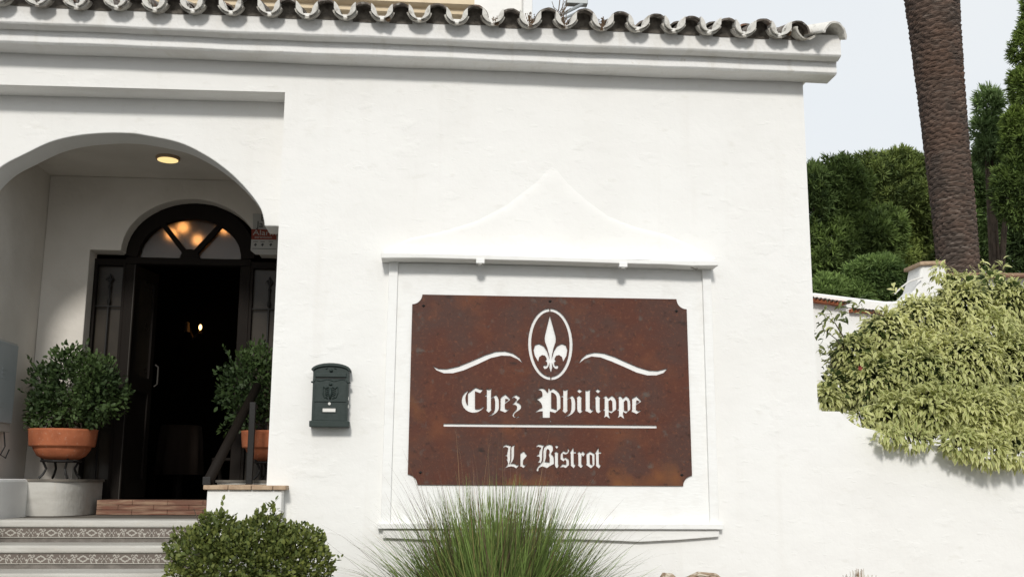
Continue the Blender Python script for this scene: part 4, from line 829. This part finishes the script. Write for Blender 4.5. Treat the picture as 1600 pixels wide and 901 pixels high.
def wicker():
    Y = -.7; pts = [(1034, 908, .020), (1038, 905, .036), (1046, 906, .038), (1053, 912, .034), (1066, 918, .055), (1084, 922, .105), (1098, 928, .138), (1112, 942, .150), (1126, 965, .150), (1138, 992, .12)]
    P = [W(x, y, Y) for x, y, r in pts]; R = [p[2] for p in pts]
    T = thing('wicker_basket', 'woven cane basket with a tied knob lying at the foot of the wall', 'basket', (P[6].x, Y, P[-1].z - .1))
    obj('core', MB().tube(P, [r * .93 for r in R], 20), 'wicker', T, smooth=True)
    st = MB()
    fr_ = []
    for i, p in enumerate(P):
        t = (P[min(i + 1, len(P) - 1)] - P[max(i - 1, 0)]).normalized(); a = t.cross(Vector((0, 1, 0))).normalized(); fr_.append((a, t.cross(a)))
    for k in range(44):
        line = []; ph = 2 * math.pi * k / 44
        for i, p in enumerate(P): q = ph + i * .16 * (1 if k % 2 else .5); line.append(p + (fr_[i][0] * math.cos(q) + fr_[i][1] * math.sin(q)) * R[i])
        st.tube(line, .0055, 5)
    obj('cane', st, 'wicker', T, smooth=True, kind='stuff')
wicker()
# ---------------------------------------------------------------- background
FW = thing('far_wall', 'white neighbouring wall with broken clay coping sweeping up to a pier behind the shrub', 'wall', tuple(W(1350, 700, 3.2)))
Y = 3.2
fw = [(1225, 458), (1274, 457), (1330, 464), (1385, 470.5), (1403, 470), (1418, 464), (1430, 452), (1437, 430), (1440, 413), (1466, 411), (1476, 411), (1480, 430), (1640, 432), (1800, 434)]
obj('wall', MB().prism([XZ(x, y, Y) for x, y in fw] + [(W(1800, 434, Y).x, .4), (W(1225, 458, Y).x, .4)], Y, Y + .3), 'wall', FW, bevel=.02)
for i in range(11):
    px = 1262 + i * 6.2; p = W(px, 461.5 + i * .95, Y - .10); obj('coping_tile', MB().lathe((0, 0, 0), [(.001, 0), (.016, 0)], 4), 'clay', FW) if False else inst('coping_tile', cv_meshes[i % 4], (p.x, Y - .14, p.z - .03), FW, (.1, 0, 0), (.18, .7, .25))
for i in range(9):
    px = 1334 + i * 5.4; p = W(px, 482 + i * .4, Y - .05); inst('coping_tile', cv_meshes[i % 4], (p.x, Y - .10, p.z - .02), FW, (.1, 0, 0), (.16, .5, .22))
obj('coping', MB().prism([XZ(1262, 463, Y - .1), XZ(1328, 471, Y - .1), XZ(1318, 476, Y - .1), XZ(1262, 469, Y - .1)], Y - .1, Y - .001), 'clay', FW)
obj('coping', MB().prism([XZ(1330, 482, Y - .06), XZ(1378, 486, Y - .06), XZ(1378, 489, Y - .06), XZ(1330, 487, Y - .06)], Y - .06, Y - .001), 'clay', FW)
obj('coping', MB().prism([XZ(1482, 426, Y - .1), XZ(1800, 427, Y - .1), XZ(1800, 433, Y - .1), XZ(1482, 432, Y - .1)], Y - .1, Y + .35), 'brick', FW)
obj('pier_cap', MB().prism([XZ(1438, 408, Y - .04), XZ(1478, 407, Y - .04), XZ(1478, 413, Y - .04), XZ(1438, 414, Y - .04)], Y - .04, Y + .34), 'coping', FW, bevel=.01)
solo('hose', MB().tube([W(1398, 459, 3.1), W(1408, 449, 3.1), W(1420, 440, 3.1), W(1434, 435, 3.1), W(1442, 433, 3.15)], .008, 6), 'card', 'thin pale cable looping up to the white pier behind the shrub', 'cable')
# upper house behind the roof
UH = thing('upper_house', 'white upper storey behind the tiled roof with a cream moulded band', 'building', (W(600, 300, 4).x, 4, Z_TOP))
u0, u1 = W(300, 10, 4).x, W(829, 10, 4).x
obj('wall', MB().box(-6, W(815, 10, 4).x, 4.0, 8, 4.45, 9), 'wall', UH)
obj('corner_post', MB().box(W(815, 10, 4).x + .001, W(832, 10, 3.8).x, 3.8, 4.6, 4.45, 9), 'smooth', UH, bevel=.01)
zb0 = W(700, 21, 3.7).z
obj('moulded_band', MB().loft([[(x, 4.0, zb0), (x, 3.86, zb0), (x, 3.84, zb0 + .03), (x, 3.80, zb0 + .04), (x, 3.80, zb0 + .09), (x, 3.72, zb0 + .12), (x, 3.72, zb0 + .20), (x, 4.0, zb0 + .22)] for x in (-6, W(741, 10, 3.75).x)]), 'cream', UH)
AN = thing('roof_pipes', 'grey metal pipes and bracket lying behind the eaves at the roof edge', 'pipe', tuple(W(890, 25, .1)))
obj('pipe', MB().tube([W(876, 24, 0.), W(912, 6, .1)], .012, 8), 'grey', AN); obj('pipe', MB().tube([W(880, 30, 0.), W(915, 14, .1)], .010, 8), 'grey', AN)
obj('bracket', MB().box(W(884, 6, .1).x, W(918, 6, .1).x, .08, .14, W(890, 7, .1).z, W(890, 0, .1).z), 'grey', AN, bevel=.004)
bt = MB(); r = random.Random(12)
for k in range(12): a_ = W(868 + r.uniform(-4, 18), 30, .0); b2 = W(866 + r.uniform(-4, 26), r.uniform(-4, 14), .0); bt.tube([a_, a_.lerp(b2, .5) + Vector((.01, 0, 0)), b2], .002, 4)
solo('dry_weed', bt, 'twig', 'wispy dry weed standing up left of the grey roof pipes', 'weed', 'dry weeds on the eaves')
# ---- palm
def palm():
    Y = 10.; base = W(1500, 560, Y); T = thing('palm_tree', 'tall leaning palm with ringed brown trunk rising behind the shrub', 'palm tree', (base.x, Y, .3))
    ctr = [(1508, 620, 36), (1500, 480, 33), (1496, 400, 32.5), (1489, 320, 33.5), (1481, 250, 34.5), (1476, 200, 35.5), (1469, 130, 37.5), (1462, 60, 40), (1456, 0, 43), (1448, -70, 44), (1438, -150, 44), (1405, -500, 44)]
    ys = [c[1] for c in ctr][::-1]; N = 560; M_ = 56; rings = []; cs = []
    r = random.Random(4)
    off = [r.uniform(0, 6.28) for _ in range(N)]
    for i in range(N):
        py = 640 - (1140) * i / (N - 1); px = np.interp(py, ys, [c[0] for c in ctr][::-1]); rad = np.interp(py, ys, [c[2] for c in ctr][::-1]) * (Y + D0) / F
        p = W(px, py, Y); ring = []
        for j in range(M_):
            a = 2 * math.pi * j / M_
            u = i / 4.6 + .5 * math.sin(a * 2 + i * .021) + .16 * math.sin(a * 7 + i * .13) + .13 * math.sin(a * 13 - i * .31); fr2 = u - math.floor(u)
            v = rad * (1 + .085 * (fr2 ** .7) - .02 + .012 * math.sin(a * 17 + i) + r.uniform(-.012, .012))
            ring.append((p.x + v * math.cos(a), p.y + v * math.sin(a), p.z)); k = (.28 + .75 * fr2) * (.85 + .3 * r.random()); cs.append((k, k, k, 1))
        rings.append(ring)
    mb = MB().loft(rings); mb.c = cs; obj('trunk', mb, 'palm', T)
    top = W(1405, -500, Y); P = []; 
    V, Fc, C = [], [], []
    for k in range(38):
        az = k * 2.4; el = 1.3 - 1.5 * (k / 38); d = Vector((math.cos(az) * math.cos(el), math.sin(az) * math.cos(el), math.sin(el))); q = top.copy(); L_ = 3.4
        for s in range(14):
            nq = q + d * (L_ / 14); d = (d + Vector((0, 0, -.09))).normalized(); sd_ = d.cross(Vector((0, 0, 1))).normalized()
            for sg in (-1, 1):
                for h in (0, .5):
                    b0 = len(V); a_ = q.lerp(nq, h); ll = .42 * math.sin(math.pi * (s + 1.5) / 16); V += [tuple(a_), tuple(a_ + d * .05), tuple(a_ + sd_ * sg * ll + d * ll * .5 + Vector((0, 0, -ll * .25)))]; Fc.append((b0, b0 + 1, b0 + 2)); C += [(.05, .075, .025, 1)] * 3
            q = nq
    mb = MB(); mb.v = V; mb.F = Fc; mb.c = np.array(C, 'f'); fobj('crown', mb, 'pinefar', T)
palm()
# ---- pines
def tufts(lobes, n, size, dark, light, seed, k=9, wd=.05, shell=.5, ybias=-.3):
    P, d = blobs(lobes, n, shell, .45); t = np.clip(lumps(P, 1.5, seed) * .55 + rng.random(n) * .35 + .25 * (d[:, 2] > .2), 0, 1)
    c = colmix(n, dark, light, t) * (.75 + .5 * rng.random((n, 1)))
    Pk = np.repeat(P, k, 0); dk2 = unit(np.repeat(unit(d + np.array([0, ybias, .22])), k, 0) * .8 + rng.normal(size=(n * k, 3)) * .55); ck = np.repeat(c, k, 0)
    Up = unit(rng.normal(size=(n * k, 3))); s = size * (.6 + .7 * rng.random(n * k))
    tm = [(0, -.5, 0), (0, .5, 0), (.7, .45, 0), (1, 0, 0), (.7, -.45, 0)]; fc = [(0, 1, 2), (0, 2, 4), (4, 2, 3)]
    cc = np.repeat(ck[:, None], 5, 1); cc[:, :2] *= .7
    return leaves(Pk, dk2, Up, s, s * wd * 3, tm, fc, cc)
def pine(lab, Y, lobes, n, size, trunk, dark=(.022, .045, .016), light=(.10, .135, .035), seed=1, name='pine_tree', tw=1., **kw):
    L_ = [PL(x, y, r, Y, rr, rz) for x, y, r, rr, rz in lobes]; rs = np.random.default_rng(seed + 50); sub = []
    for (c_, R_) in L_:
        for q in range(9):
            u_ = rs.normal(size=3); u_ /= np.linalg.norm(u_); u_[2] = abs(u_[2]) if q < 6 else u_[2]; u_[1] = -abs(u_[1]); f_ = rs.uniform(.22, .4)
            sub.append((tuple(c_[i] + u_[i] * R_[i] * .86 for i in range(3)), tuple(R_[i] * f_ for i in range(3))))
    L_ += sub; b = W(trunk[0], 700, Y)
    T = thing(name, lab, 'tree', (b.x, Y, .3), 'trees behind the garden')
    m = MB(); c0 = Vector((b.x, Y, .3)); top = Vector(L_[0][0]); m.tube([c0, c0.lerp(top, .5) + Vector((.15, 0, 0)), top], [.22 * tw, .17 * tw, .08 * tw], 9)
    r = random.Random(seed)
    for k in range(12):
        e = Vector(L_[r.randrange(len(lobes))][0]); s = c0.lerp(top, r.uniform(.35, .8)); m.tube([s, s.lerp(e, .5) + Vector((0, 0, .2)), e], [.08, .05, .02], 6)
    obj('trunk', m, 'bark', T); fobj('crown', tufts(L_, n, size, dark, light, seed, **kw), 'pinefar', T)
pine('broad dark green tree nearest the house corner behind the far wall', 15, [(1290, 400, 70, 70, 70), (1270, 320, 62, 60, 60), (1310, 300, 50, 60, 50), (1350, 380, 65, 60, 60), (1330, 450, 70, 60, 50), (1250, 440, 60, 60, 60), (1285, 290, 38, 40, 32)], 9000, .15, (1300,), light=(.19,.27,.065), dark=(.035,.065,.02), seed=2)
pine('bright topped pine left of the palm trunk', 20, [(1390, 330, 75, 80, 60), (1350, 290, 48, 60, 46), (1400, 275, 50, 60, 38), (1440, 285, 46, 60, 40), (1430, 360, 70, 60, 70), (1380, 420, 80, 60, 60), (1455, 420, 60, 60, 60), (1370, 255, 22, 30, 16), (1415, 252, 24, 30, 12)], 12000, .16, (1400,), light=(.30, .37, .09), dark=(.04,.072,.022), seed=3)
pine('dark pine filling the gap right of the palm trunk', 22, [(1550, 340, 80, 80, 80), (1500, 300, 55, 60, 55), (1590, 300, 60, 60, 60), (1540, 400, 80, 60, 60), (1610, 400, 70, 60, 70), (1480, 380, 60, 60, 70), (1530, 275, 46, 40, 30), (1570, 265, 40, 40, 30), (1600, 255, 34, 30, 30)], 11000, .18, (1550,), dark=(.035, .06, .02), light=(.18, .28, .08), seed=4)
pine('small feathery pine top right of the palm trunk', 17, [(1545, 170, 20, 22, 32), (1538, 205, 22, 22, 26), (1565, 215, 22, 22, 26), (1550, 240, 34, 30, 22), (1580, 240, 26, 26, 30)], 900, .22, (1555,), dark=(.07, .11, .045), light=(.22, .32, .11), seed=5, shell=.2, wd=.035, k=12, tw=.35)
pine('tall dense conifer at the right edge of the view', 14, [(1622, 150, 46, 40, 70), (1606, 75, 30, 30, 36), (1640, 40, 50, 40, 60), (1612, 230, 50, 40, 60), (1660, 120, 60, 50, 90), (1600, 300, 55, 40, 60), (1590, 200, 24, 30, 30)], 9000, .14, (1640,), dark=(.05, .085, .022), light=(.20, .28, .055), seed=6)
pine('low bushy tree at the foot of the pines behind the far wall', 12, [(1370, 440, 48, 40, 36), (1330, 470, 40, 40, 30), (1410, 465, 45, 40, 40), (1290, 470, 40, 40, 34)], 6000, .12, (1370,), light=(.26, .37, .10), dark=(.05,.10,.03), seed=7)
hb = MB(); P, d = blobs([((14, 40, 1.5), (26, 5, 6))], 6000, .6)
mbh = shrub_leaves([((14 + i * 6, 42 + (i % 2) * 3, 2), (6, 3, 6.5 + (i % 3))) for i in range(6)], 16000, .8, .5, (.02, .04, .015), (.06, .09, .03), 3)
T = None
o = fobj('distant_woodland', mbh, 'pinefar', None, kind='stuff'); o['label'] = 'dark distant woodland filling in behind the pines'; o['category'] = 'woodland'
